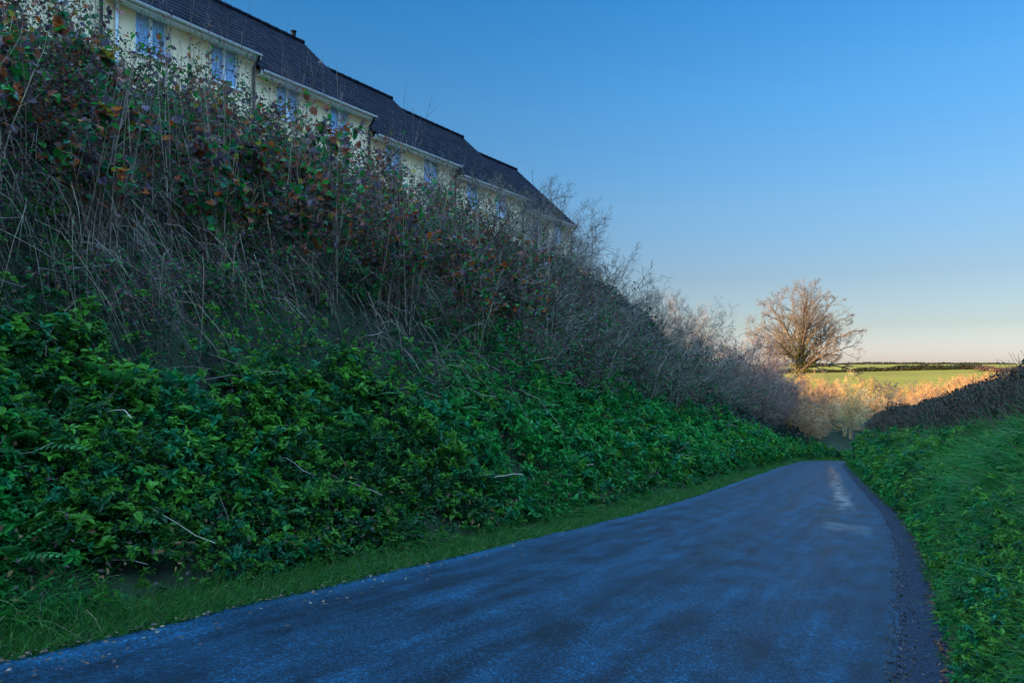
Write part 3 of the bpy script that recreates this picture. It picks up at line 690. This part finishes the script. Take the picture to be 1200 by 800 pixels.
BROWN = [(.20, .062, .028), (.13, .075, .07), (.022, .16, .022), (.32, .075, .012), (.26, .2, .02), (.08, .06, .075), (.015, .13, .05)]
M['palebark'] = noise_mat('pale_stem', (.16, .13, .095), (.36, .30, .22), 9, .85, 0, attr=True)
leg = [sapling(120 + i, 16, 2.6, 13, 1500, BROWN, [4, 3, 4, 1.2, .5, 3, 3], .115, 'leggy_hazel', -1, 'palebark') for i in range(3)]
sp_ = [(2.3, 4.3, .85), (3.1, 3.7, .8), (3.8, 4.6, .95), (4.7, 4.0, .9), (5.5, 4.9, 1.0), (6.3, 3.9, .9), (7.2, 4.7, 1.0), (8.2, 4.0, .95), (9.2, 4.8, 1.05), (10.4, 4.0, .95), (11.5, 4.8, 1.05), (12.8, 3.9, .95), (14.2, 4.8, 1.1), (16.0, 4.2, 1.0), (18.2, 5.0, 1.1)]
plant(leg, spotsL(sp_), 'shrub', 'leggy hazels standing on the steep middle of the bank', '%s from the left of the leggy hazels with bare lower stems', 66, lean=.06)
haz = [sapling(100 + i, 13, 2.7, 24, 800, BROWN, [4, 3, 4, 2.2, .9, 2.5, 3], .12, 'hazel_shrub', 1.0) for i in range(3)]
sp_ = [(2.4, 6.0, 0.68), (3.2, 7.4, 0.65), (4.2, 5.6, 0.68), (4.9, 7.6, 0.65), (5.7, 6.2, 0.77), (6.6, 7.9, 0.68), (7.2, 5.6, 0.85), (8.0, 7.0, 0.72), (8.9, 5.9, 0.89), (9.6, 8.0, 0.76), (10.5, 6.4, 0.98), (11.6, 7.8, 0.86), (12.5, 6.0, 0.94), (13.6, 7.4, 0.67), (15.0, 8.2, 0.62), (16.4, 6.8, 0.76), (18.2, 8.0, 0.86), (20.2, 7.2, 0.86)]
plant(haz, spotsL(sp_), 'shrub', 'leafy hazel shrubs along the bank top', '%s from the left of the hazel shrubs with brown and orange leaves', 51)

BRAM = [(.010, .065, .018), (.010, .11, .020), (.07, .038, .035), (.13, .055, .03), (.05, .035, .05), (.02, .15, .015)]
bra = [mound(200 + i, 1.45, 36, 2200, BRAM, [4, 3, 4, 2, 3, 1], .066, 'bramble_bush') for i in range(3)]
sp_ = [(2.3, 3.3, .6), (3.4, 3.7, .6), (4.6, 3.2, .6), (5.8, 3.6, .65), (6.9, 4.1, .7), (8.6, 4.2, .75), (10.2, 4.3, .75), (12.2, 4.3, .8), (2.2, 4.9, .75), (3.4, 5.6, .9), (4.5, 4.7, .8), (5.6, 5.7, 1.0), (6.8, 5.0, .85), (7.8, 6.0, 1.0), (9.2, 5.4, 1.0), (10.5, 5.9, 1.0), (12.0, 5.4, 1.0), (13.6, 6.2, 1.1), (15.2, 5.4, 1.0), (17.2, 6.4, 1.15), (19.4, 5.6, 1.0), (22, 6.6, 1.2), (24.6, 5.6, 1.2), (27.5, 6.4, 1.2), (3.8, 8.2, 1.2), (5.8, 9.0, .9), (8.0, 9.2, .95), (10.4, 9.0, 1.0), (13.0, 9.2, 1.1), (16.0, 9.2, 1.25), (19.0, 9.2, 1.25)]
sp_ += [(14.5, 3.6, 1.0), (17.0, 3.4, 1.0), (19.0, 4.3, 1.2), (21.5, 3.6, 1.2), (24, 4.6, 1.4), (27, 3.6, 1.3), (30, 4.8, 1.5), (33.5, 3.8, 1.5), (37, 5.0, 1.6), (41, 4.0, 1.6), (44.5, 5.4, 1.7), (48, 4.0, 1.6)]
plant(bra, spotsL(sp_), 'bramble', 'bramble bushes on the upper slope of the bank', '%s from the left of the dark bramble bushes on the upper bank', 52)

rus = [mound(240 + i, 1.5, 34, 2000, [(.15, .05, .028), (.09, .045, .04), (.24, .075, .02), (.02, .10, .02), (.055, .035, .045), (.22, .17, .03)], [4, 4, 1.3, 2.5, 3, .5], .09, 'rusty_bush') for i in range(3)]
sp_ = [(3.0, 6.3, 0.63), (4.6, 5.2, 0.63), (5.4, 6.6, 0.77), (6.6, 5.8, 0.77), (8.0, 4.9, 0.77), (9.0, 6.8, 0.9), (9.8, 5.0, 0.81), (11.0, 6.2, 0.9), (12.8, 5.0, 0.85), (13.2, 7.6, 0.99), (14.8, 6.0, 0.95), (16.6, 5.4, 0.95), (17.6, 7.4, 1.08), (20.6, 6.4, 1.08), (23.5, 6.0, 1.08)]
plant(rus, spotsL(sp_), 'shrub', 'rusty leafed bushes among the brambles', '%s from the left of the rust brown leafed bushes on the bank', 64)
dk = mound(230, 1.7, 40, 2600, [(.02, .022, .03), (.035, .025, .035), (.012, .03, .02), (.05, .03, .035)], [3, 3, 3, 2], .045, 'dark_bush')
plant([dk], [(float(xL(3.2) - 7.0), 3.2, 1.25)], 'shrub', None, 'dark purple leafed bush at the upper left corner', 53)

gry = [twiggy(300 + i, 2.6, 9, 44, 8, 5, 3, 'greytwig', 'blackthorn_bush', .022, .04, .0048, .15, colr=((.5, .48, .45), (1.1, 1.05, .98), (.32, .3, .28))) for i in range(3)]
sp_ = [(9.8, 6.6, 0.8), (11.6, 5.2, 0.8), (13.2, 4.2, 0.8), (13.8, 6.6, 1.05), (15.2, 5.0, 1.0), (16.2, 3.6, 1.0), (17.0, 6.4, 1.44), (18.2, 4.6, 1.31), (19.4, 7.4, 1.5), (19.6, 3.4, 1.06), (20.8, 5.6, 1.5), (22.2, 4.2, 1.38), (23.0, 7.2, 1.56), (24.2, 3.2, 1.12), (24.8, 5.6, 1.56), (26.5, 4.2, 1.38), (27.8, 6.6, 1.62), (29.5, 3.4, 1.25), (30.5, 5.4, 1.62), (33, 4.0, 1.5), (34.5, 6.2, 1.69), (37.5, 4.6, 1.62), (40.5, 3.4, 1.5), (42, 5.8, 1.69), (46, 4.4, 1.62), (50, 6.5, 1.5), (53, 4.4, 1.2), (55, 7.2, 1.6), (58, 5.4, 1.5), (61, 4.2, 1.3), (64, 6.0, 1.5), (68, 4.8, 1.4)]
plant(gry, spotsL(sp_), 'shrub', 'bare blackthorn bushes on the bank', '%s from the left of the bare grey blackthorn bushes on the bank', 54)

yt = [twiggy(330 + i, 3.6, 7, 34, 10, 7, 4, 'bark', 'bare_sapling', .022, .07, .0045, .11, colr=((.6, .55, .48), (.8, .7, .6), (.4, .36, .33))) for i in range(3)]
sp_ = [(18.6, 9.2, .7), (21.4, 7.4, .85), (23.2, 9.0, .95), (24.6, 7.0, 1.1), (26.4, 7.4, 1.25), (28, 9.4, 1.3), (30, 8.4, 1.25), (32, 9.2, 1.25), (34.5, 8.4, 1.1), (37.5, 8.8, 1.0), (41, 8.4, .9), (45, 8.6, 1.1), (48, 8.2, 1.35), (50.5, 8.6, 1.6), (52.5, 7.6, 1.5), (54, 9.0, 1.8), (56, 8.0, 1.6), (58, 8.8, 1.9), (60, 7.4, 1.6), (62, 8.4, 1.8), (65, 7.4, 1.5), (68, 8.0, 1.5)]
plant(yt, spotsL(sp_), 'sapling', 'bare saplings along the bank crest', '%s from the left of the bare saplings along the bank crest', 55)

# ---- long hedges as leafy volumes with stems
def hedge(name, label, seed, n, ypick, prof, cols, w, leafsize, lref, nst, anchor, stemcol, leafmat='leafdull'):
    r = np.random.default_rng(seed); y = ypick(n, r); x, z0, z1 = prof(y, r)
    base = H(x, y); t = r.uniform(0, 1, n) ** .75
    P = np.stack([x, y, base + z0 + (z1 - z0) * t], -1); s = lod(P, lref, .7, 5)
    root = empty(name, anchor); off = np.array(anchor)
    f = Geo(); L = leafsize * s * r.uniform(.6, 1.4, n)
    leaves(f, P - off, rdir(n, r) + np.array([0, 0, .1]), np.array([.4, -.3, .8]) + r.normal(size=(n, 3)) * .7, L, L * r.uniform(.5, .8, n), .15, .15, mixcol(n, cols, w, r))
    f.build('leaves', M[leafmat], root)
    y = ypick(nst, r); x, z0, z1 = prof(y, r); P = np.stack([x, y, H(x, y) - .1], -1); s = lod(P, lref, .7, 5)
    S = walk(P - off, np.array([0, 0, 1.]) + r.normal(size=(nst, 3)) * .35, (z1 - z0 + .15) * r.uniform(.7, 1.1, nst), 6, .14, (0, 0, .08), r)
    g = Geo(); tubes(g, S, np.linspace(1, .35, 6)[None] * (.005 * s)[:, None], 3, mixcol(nst, stemcol, [1] * len(stemcol), r)); g.build('stems', M['bark'], root)
    return tag(root, label, 'hedge')

def prof_dark(y, r):
    n = len(y); d = 6.6 + 2.8 * r.uniform(0, 1, n); hh = np.interp(y, [20, 26, 29, 36, 46, 56, 68], [.6, 1.6, 2.1, 2.0, 1.7, 2.0, 2.0]) * (1 + .25 * fbm(y * .5, y * 0, 63))
    hh = hh * np.sqrt(np.clip(1 - ((d - 8.2) / 1.75) ** 2, .08, 1)); return xL(y) - d, np.zeros(n), hh
hedge('evergreen_hedge', 'long dark evergreen hedge along the bank crest beyond the terrace', 61, 42000, lambda n, r: 20 + 48 * r.uniform(0, 1, n) ** 1.2, prof_dark,
      [(.012, .022, .018), (.02, .028, .02), (.03, .022, .024)], [3, 2, 1], .045, 9, 1200, (-15, 40, 0), [(.3, .26, .25), (.4, .36, .33)])

def prof_slope(y, r):
    n = len(y); lo = np.interp(y, [20, 32, 45, 70], [3.6, 2.4, 1.5, 1.0]); d = lo + (7.4 - lo) * r.uniform(0, 1, n); lump = np.clip(.75 + 1.5 * fbm(y * .55, d * .55, 71), .15, 2)
    return xL(y) - d, np.zeros(n), lump * np.interp(y, [20, 34, 50, 70], [.55, .9, 1.25, 1.35]) * np.clip((d - lo) / .8, .35, 1)
hedge('roadside_thicket', 'dusky thicket of leaf and twig covering the left bank near the bend', 62, 60000, lambda n, r: 20 + 50 * r.uniform(0, 1, n), prof_slope,
      [(.010, .030, .018), (.034, .026, .022), (.012, .055, .022), (.06, .042, .034)], [4, 2, 3, .8], .058, 9, 3600, (-10, 45, 0), [(.4, .35, .3), (.55, .48, .4), (.28, .25, .22)])

def prof_right(y, r):
    n = len(y); e = 1.0 + 1.8 * r.uniform(0, 1, n); top = np.interp(y, [3, 30, 42, 56, 60], [.92, .95, 1.2, 1.35, .7]) * (1 + .12 * fbm(y * 1.4, y * 0, 81) + .18 * fbm(y * .35, y * 0, 82))
    top = top * np.clip(.5 + (e - 1.0) * .9, .4, 1); return xR(y) + e, np.full(n, -.05), top
hedge('clipped_hedge', 'low brown clipped hedge along the top of the right bank', 63, 64000, lambda n, r: logy(n, 6, 60, r), prof_right,
      [(.036, .028, .018), (.055, .036, .024), (.022, .022, .016), (.014, .042, .016), (.10, .055, .03)], [4, 3, 3, 3, .8], .04, 9, 5200, (0, 30, 0), [(.34, .28, .22), (.45, .37, .28), (.25, .22, .18)])

# ---- right bank carpet
def right_carpet():
    r = np.random.default_rng(15); g = Geo(); n = 4600
    y = logy(n, 2.6, 62, r); e = .22 + 1.15 * r.uniform(0, 1, n) ** .9
    keep = (vnoise(y * 1.4, e * 1.6, 78) > .38) | (r.uniform(size=n) < .3); y, e = y[keep], e[keep]
    ke = 1800; y = np.concatenate([y, logy(ke, 2.6, 25, r)]); e = np.concatenate([e, r.uniform(.1, .75, ke)])
    P = onR(y, e); N = Nrm(P[:, 0], P[:, 1]); s = .030 * lod(P, 7, .75, 3.5) * r.uniform(.6, 1.7, len(y)) ; P = P + N * (r.uniform(0, .2, len(y)) + np.clip(fbm(y * 1.7, e * 1.7, 23, 2) + .3, 0, 1) * .3)[:, None] * np.clip(e * 1.5, .1, 1)[:, None]
    whorls(g, P, N, s, 12, r, patch_green(P, r) * np.array([1.1, .95, 1.1]), .7)
    n = 120000; y = logy(n, 2.4, 62, r); e = .12 + 1.2 * r.uniform(0, 1, n); tuft = vnoise(y * 1.1, e * 1.3, 79); P = onR(y, e); s = lod(P, 7, .7, 4); P = P + Nrm(P[:, 0], P[:, 1]) * (np.clip(fbm(y * 1.3, e * 1.6, 27, 2) + .25, 0, 1) * .3 * np.clip(e, 0, 1))[:, None]
    D0 = np.array([-.4, 0, 1.0]) + r.normal(size=(n, 3)) * .55
    blades(g, P, D0, np.array([-.15, -.05, -.4]) + r.normal(size=(n, 3)) * .35, r.uniform(.14, .55, n) * (.2 + 1.3 * tuft ** 1.5) * np.interp(e, [.1, .4, .9], [.25, .55, 1]), .0056 * s, mixcol(n, [(.016, .14, .020), (.04, .18, .016), (.008, .08, .016), (.2, .19, .09)], [3, 2.5, 2.5, .35], r))
    tag(g.build('ground_cover', M['leaf']), 'lush green grass and leafy plants on the right bank', 'ground cover', kind='stuff')
    n = 2400; g = Geo(); y = logy(n, 2.6, 30, r); e = np.abs(r.normal(.18, .22, n)); P = onR(y, e); P[:, 2] += r.uniform(.012, .03, n)
    leaves(g, P, rdir(n, r) * np.array([1, 1, .2]), np.array([0, 0, 1.]) + r.normal(size=(n, 3)) * .3, r.uniform(.03, .065, n), r.uniform(.02, .045, n), .15, .1, mixcol(n, [(.07, .035, .025), (.14, .06, .03), (.04, .03, .03), (.2, .12, .05)], [4, 2, 3, .7], r))
    n = 3500; y = logy(n, 2.2, 40, r); e = -.33 + np.abs(r.normal(0, .22, n)); P = onR(y, e); P[:, 2] = np.maximum(P[:, 2], zR(y) + .012)
    W4 = walk(P, rdir(n, r) * np.array([1, 1, .2]), r.uniform(.008, .03, n), 3, .3, (0, 0, 0), r); tubes(g, W4, np.repeat(r.uniform(.003, .010, n)[:, None], 3, 1), 4, mixcol(n, [(.05, .045, .035), (.02, .02, .018), (.10, .09, .08)], [3, 4, 1], r))
    n = 420; y = logy(n, 1.8, 30, r); d = -np.abs(r.normal(0, .35, n)); P = onL(y, d); P[:, 2] += .035
    P[:, 2] = zR(y) + .03 + np.clip(-d / 4, 0, .045)
    leaves(g, P, rdir(n, r) * np.array([1, 1, .15]), np.array([0, 0, 1.]) + r.normal(size=(n, 3)) * .25, r.uniform(.02, .05, n), r.uniform(.015, .03, n), .15, .1, mixcol(n, [(.10, .06, .04), (.2, .15, .09), (.05, .04, .035)], [3, 1, 3], r))
    tag(g.build('fallen_leaves', M['leafdull']), 'brown fallen leaves scattered along the road edges', 'leaf litter', kind='stuff')
right_carpet()

# ---- ferns and grass tussocks
def fern(seed):
    r = np.random.default_rng(seed); root = empty('fern'); nf = 9
    th = np.linspace(0, 6.28, nf, endpoint=False) + r.uniform(-.2, .2, nf); a = np.radians(r.uniform(25, 55, nf))
    d = np.stack([np.sin(a) * np.cos(th), np.sin(a) * np.sin(th), np.cos(a)], -1)
    for k in range(nf):
        g = Geo(); S = walk(np.zeros((1, 3)), d[k:k + 1], np.array([r.uniform(.4, .6)]), 14, .02, (0, 0, -.16), r); tubes(g, S, np.linspace(.004, .0015, 14)[None], 3, (.03, .08, .02))
        P = S[0, 2:] + np.array([0, 0, .04]); T = nrm(np.gradient(P, axis=0)); sd = nrm(np.cross(T, np.array([0, 0, 1.]))); m = len(P); L = np.sin(np.linspace(.35, 3.0, m)) * .11 + .012
        c = np.tile(np.array([(.02, .11, .02)]), (m, 1)) * r.uniform(.7, 1.4, (m, 1))
        for sg in (-1, 1): leaves(g, P, sd * sg + T * .35, np.cross(sd, T), L, .032, .05, .18, c)
        g.build('frond', M['leaf'], root)
    return root
fe = [fern(400), fern(401)]
sp_ = spotsL([(2.0, 1.35, 1.1), (2.4, .9, .9), (2.9, 1.7, 1.1), (3.3, 1.2, 1.0), (3.9, 2.2, 1.2), (4.4, 1.5, 1.0), (5.2, 1.0, 1.0), (5.6, 2.3, 1.2), (6.4, 1.6, 1.1), (7.6, 2.2, 1.2), (8.4, 1.2, 1.1), (9.6, 2.2, 1.2), (11.5, 1.6, 1.2), (13, 2.4, 1.3)]) + [(float(xR(y) + e), y, s) for y, e, s in [(4.7, .62, .7), (5.4, .95, .8), (6.4, .7, .8), (7.2, 1.2, .9), (8.8, 1.0, .9), (10.5, 1.3, 1.0)]]
plant(fe, sp_, 'fern', 'ferns low on the two banks', '%s from the left of the green ferns low on the banks', 56, 0, .15)

def tussock(seed, cols, w, L0):
    r = np.random.default_rng(seed); root = empty('grass_tussock'); n = 240; g = Geo(); th = r.uniform(0, 6.28, n); a = np.radians(r.uniform(5, 50, n))
    D0 = np.stack([np.sin(a) * np.cos(th), np.sin(a) * np.sin(th), np.cos(a)], -1); P = r.normal(size=(n, 3)) * np.array([.06, .06, 0])
    blades(g, P, D0, np.stack([np.cos(th) * .25, np.sin(th) * .25, np.full(n, -.55)], -1), L0 * r.uniform(.5, 1.15, n), .006, mixcol(n, cols, w, r)); g.build('blades', M['grass'], root); return root
tu = [tussock(410 + i, [(.02, .12, .014), (.04, .15, .016), (.012, .07, .014), (.2, .18, .09)], [3, 2, 2, .4], .5) for i in range(2)]
sp_ = spotsL([(2.3, 1.9, 1), (2.9, 1.3, 1.1), (3.6, .95, 1.0), (4.0, 1.3, 1.2), (4.8, 1.1, 1.1), (5.6, 1.25, 1.2), (6.4, 1.0, 1.0), (7.8, 1.2, 1.1), (9.2, 1.1, 1.0), (11, 1.2, 1.2), (13.5, 1.3, 1.2), (16.5, 1.2, 1.2), (20, 1.3, 1.3)])
plant(tu, sp_, 'grass tussock', 'grass tussocks at the foot of the left bank', '%s from the left of the arching grass tussocks below the left bank', 57, 0, .15)

# ---- the sunlit far end
def at_px(pxx, Y):
    X = (pxx - 600) / 800 * Y; return X * math.cos(CY) - Y * math.sin(CY), X * math.sin(CY) + Y * math.cos(CY)
def spots_px(L, href):
    out = []
    for pxx, Y, top in L:
        x, y = at_px(pxx, Y); h = 1.6 + (430 - top) / 800 * Y - float(H(x, y)); out.append((x, y, h / href * 1.0, 1.0))
    return out
OC = ((.55, .5, .45), (.7, .6, .5), (.4, .34, .32))
bb = [twiggy(500 + i, 4.2, 15, 46, 9, 7, 4, 'orangetwig', 'bare_bush', .03, .04, .013, .15, colr=OC) for i in range(3)]
sp_ = spots_px([(912, 74, 428), (925, 84, 432), (938, 76, 445), (952, 86, 440), (962, 80, 452), (945, 70, 478), (975, 88, 452), (960, 74, 486), (930, 68, 470), (918, 68, 452), (978, 82, 476), (1022, 90, 458), (940, 73, 492), (952, 76, 500), (966, 78, 494), (1012, 86, 478), (1006, 92, 470), (984, 92, 462), (1018, 100, 462), (970, 100, 446), (984, 79, 492), (975, 81, 486), (1000, 84, 490), (1008, 80, 496)], 4.3)
plant(bb, sp_, 'bush', 'sunlit bare bushes beyond the bend', '%s from the left of the sunlit orange bushes beyond the bend', 58, 0, .05)
th_ = [twiggy(515 + i, 4.6, 9, 34, 10, 7, 5, 'bark', 'thicket_shrub', .028, .05, .009, .13, colr=((.7, .55, .5), (.5, .42, .42), (.85, .66, .55))) for i in range(3)]
sp_ = spots_px([(858, 56, 388), (868, 60, 392), (880, 62, 398), (890, 66, 400), (898, 70, 408), (907, 68, 416), (914, 74, 424), (874, 66, 404), (884, 58, 420), (896, 62, 430), (908, 64, 446)], 4.6)
plant(th_, sp_, 'shrub', 'tall bare shrubs of the left hedge at the bend', '%s from the left of the tall bare shrubs ending the left hedge', 65, 0, .05)
pw = twiggy(520, 5.0, 7, 24, 12, 8, 5, 'paletwig', 'pale_willow', .05, .05, .013, .12, colr=OC)
plant([pw], spots_px([(994, 77, 446)], 5.0), 'tree', None, 'pale glowing multi-stemmed willow right beside the end of the road', 59, 0, .02)
yb = twiggy(521, 4.2, 12, 44, 9, 7, 4, 'paletwig', 'yellow_bush', .03, .04, .013, .15, colr=OC)
r = np.random.default_rng(77); f = Geo(); P = r.normal(size=(1500, 3)) * np.array([1.1, 1.1, .8]) + np.array([0, 0, 2.5]); leaves(f, P, rdir(1500, r), rdir(1500, r), .16, .1, .1, .1, mixcol(1500, [(.2, .17, .02), (.12, .13, .02)], [1, 1], r)); f.build('leaves', M['leaf'], yb)
plant([yb], spots_px([(1008, 96, 448)], 4.2), 'bush', None, 'yellow green bush in sun behind the pale willow', 60, 0, .02)
db = twiggy(522, 4.2, 12, 44, 9, 7, 4, 'bark', 'round_bush', .03, .04, .014, .15, colr=OC)
plant([db], spots_px([(1040, 100, 442)], 4.2), 'bush', None, 'round dark brown bush in front of the lower field', 61, 0, .02)
r = np.random.default_rng(88); L = []
for k in range(120):
    Y = 105 + 135 * r.uniform() ** 1.0; lo = np.interp(Y, [105, 240], [478, 442]); pxx = r.uniform(935, 1225); L.append((pxx, Y, lo + r.uniform(-5, 9) - max(0, (pxx - 1060)) * .02))
L += [(1128, 262, 436), (1146, 250, 436), (1160, 270, 433), (1172, 245, 437), (1185, 260, 434), (1198, 240, 436), (1208, 252, 432), (1150, 225, 441), (1180, 215, 442), (1205, 210, 440)]
sc_ = [twiggy(530 + i, 4.2, 12, 50, 8, 6, 3, 'orangetwig', 'scrub_bush', .03, .03, .022, .16, colr=OC) for i in range(3)]
sps = [(x, y, min(max(s, .7), 2.2), 1) for x, y, s, _ in spots_px(L, 4.2)]
plant(sc_, sps, 'scrub bush', 'sunlit scrub bushes filling the valley', '', 62, 0, .05, 'russet bare scrub bush in the sunlit thicket filling the valley')

# ---- the big domed tree
def oak():
    r = np.random.default_rng(900); x, y = at_px(938, 95); z = float(H(x, y)); root = empty('oak_tree', (x, y, z)); Ht = 1.6 + (430 - 327) / 800 * 95 - z
    b0 = Ht - 13.6
    g = Geo(); T = walk(np.array([[0, 0, -.4]]), np.array([[0, 0, 1.]]), np.array([b0 + 3.2]), 8, .03, (0, 0, .1), r); Tr = np.linspace(.55, .34, 8)[None]; Tr[0, 0] = .75
    tubes(g, T, Tr, 10, (.5, .45, .38)); g.build('trunk', M['bark'], root, smooth=True)
    zc = b0 + 4.4; RH, RV, RL = 8.3, Ht - zc + .3, 4.0
    def dome(Q, soft=.3):   # keep the crown inside a rounded dome
        q = Q - np.array([0, 0, zc]); rad = np.where(q[..., 2] > 0, RV, RL); rho = np.sqrt((q[..., 0] ** 2 + q[..., 1] ** 2) / RH ** 2 + (q[..., 2] / rad) ** 2); k = np.where(rho > 1, (1 + (rho - 1) * soft) / np.maximum(rho, 1e-6), 1)
        return q * k[..., None] + np.array([0, 0, zc])
    n = 19; k = np.arange(n); th = k * 2.39996 + r.uniform(-.25, .25, n); cz = 1 - 1.12 * (k + .5) / n; sz = np.sqrt(1 - cz ** 2)
    tip = np.stack([.8 * RH * sz * np.cos(th), .8 * RH * sz * np.sin(th), zc + np.where(cz > 0, .86 * RV * cz, RL * cz)], -1)
    p0 = np.stack([0 * th, 0 * th, b0 + 3.0 - 2.4 * (1 - np.clip(cz, 0, 1))], -1); t = np.linspace(0, 1, 14)[None, :, None]
    ct = np.stack([tip[:, 0] * .42, tip[:, 1] * .42, p0[:, 2] + .55 * np.maximum(tip[:, 2] - p0[:, 2], 1.0) + .3], -1)
    B = (1 - t) ** 2 * p0[:, None] + 2 * t * (1 - t) * ct[:, None] + t * t * tip[:, None] + np.cumsum(r.normal(size=(n, 14, 3)) * .09, 1) * t
    Br = np.linspace(.24, .05, 14)[None] * r.uniform(.7, 1.1, n)[:, None]
    e = np.array([[math.cos(CY), math.sin(CY), .20]]); B1 = walk(np.array([[0, 0, b0 + 1.2]]), e, np.array([8.6]), 14, .05, (0, 0, -.05), r)
    g = Geo(); c = lambda n: mixcol(n, [(.46, .42, .33), (.32, .3, .25), (.62, .56, .42)], [2, 2, 1], r, .15)
    tubes(g, B, Br, 6, c(len(B))); tubes(g, B1, np.linspace(.19, .05, 14)[None], 6, c(1)); g.build('limbs', M['bark'], root, smooth=True)
    g = Geo()
    B2, R2 = branch(B, Br, 13, (.28, 1), (25, 60), (.3, .52), .55, 10, .09, (0, 0, .05), r, .035); B2 = dome(B2); tubes(g, B2, R2, 4, c(len(B2)))
    B1b, R1b = branch(B1, np.linspace(.19, .05, 14)[None], 16, (.2, 1), (25, 60), (.14, .3), .55, 10, .09, (0, 0, .06), r, .035); tubes(g, B1b, R1b, 4, c(len(B1b)))
    B2 = np.concatenate([B2, B1b]); R2 = np.concatenate([R2, R1b])
    B3, R3 = branch(B2, R2, 10, (.2, 1), (25, 58), (.3, .5), .5, 7, .10, (0, 0, .04), r, .016); ins = B3[:len(B3) - 160]; ins[:] = dome(ins); tubes(g, B3, R3, 3, c(len(B3)))
    B4, R4 = branch(B3, R3, 7, (.15, 1), (22, 55), (.35, .6), .6, 5, .11, (0, 0, .03), r, .009); m4 = len(B4) - 160 * 7; B4[:m4] = dome(B4[:m4], .4); tubes(g, B4, R4, 3, c(len(B4)))
    g.build('twigs', M['bark'], root)
    f = Geo(); pa, _ = pts_on(B[:, :6], 2600, r); pb, _ = pts_on(T, 1200, r, (.2, 1)); P = np.concatenate([pa + r.normal(size=(2600, 3)) * .32, pb + r.normal(size=(1200, 3)) * .5]); n = len(P)
    leaves(f, P, rdir(n, r), rdir(n, r), .2, .16, .1, .1, mixcol(n, [(.16, .15, .025), (.09, .10, .02), (.22, .17, .05)], [2, 2, 1], r)); f.build('ivy', M['leaf'], root)
    tag(root, 'large bare domed tree in warm light standing alone beyond the left hedge', 'tree')
oak()

# ---- field hedgerows on the far hill
def row(name, label, seed, P0, P1, h, wdt, n, col):
    r = np.random.default_rng(seed); t = r.uniform(0, 1, n); a = np.array(P0) * (1 - t)[:, None] + np.array(P1) * t[:, None]
    Lh = np.linalg.norm(np.array(P1) - np.array(P0)); a = a + r.normal(size=(n, 2)) * wdt * .35; hh = h * (1 + .9 * fbm(t * Lh / 9, t * 0, seed)) ; z = H(a[:, 0], a[:, 1]) + hh * r.uniform(0, 1, n) ** .8
    f = Geo(); P = np.stack([a[:, 0], a[:, 1], z], -1); leaves(f, P, rdir(n, r), rdir(n, r), .9, .7, .1, .1, mixcol(n, col, [1] * len(col), r))
    return tag(f.build(name, M['leafdull']), label, 'hedgerow')
def wp(pxx, Y): return at_px(pxx, Y)
row('field_hedgerow', 'dark hedgerow dividing the two sunlit green fields', 95, wp(900, 395), wp(1150, 385), 2.0, 2.2, 6500, [(.03, .032, .016), (.05, .04, .02), (.035, .05, .015)])
row('field_hedgerow', 'thin dark hedgerow along the skyline of the far hill', 96, wp(880, 474), wp(1260, 455), .9, 2.5, 6000, [(.03, .035, .02), (.045, .04, .025)])
row('field_hedgerow', 'brown hedgerow clump at the right end of the far fields', 97, wp(1150, 372), wp(1230, 330), 2.6, 5, 2600, [(.10, .05, .035), (.07, .045, .03)])
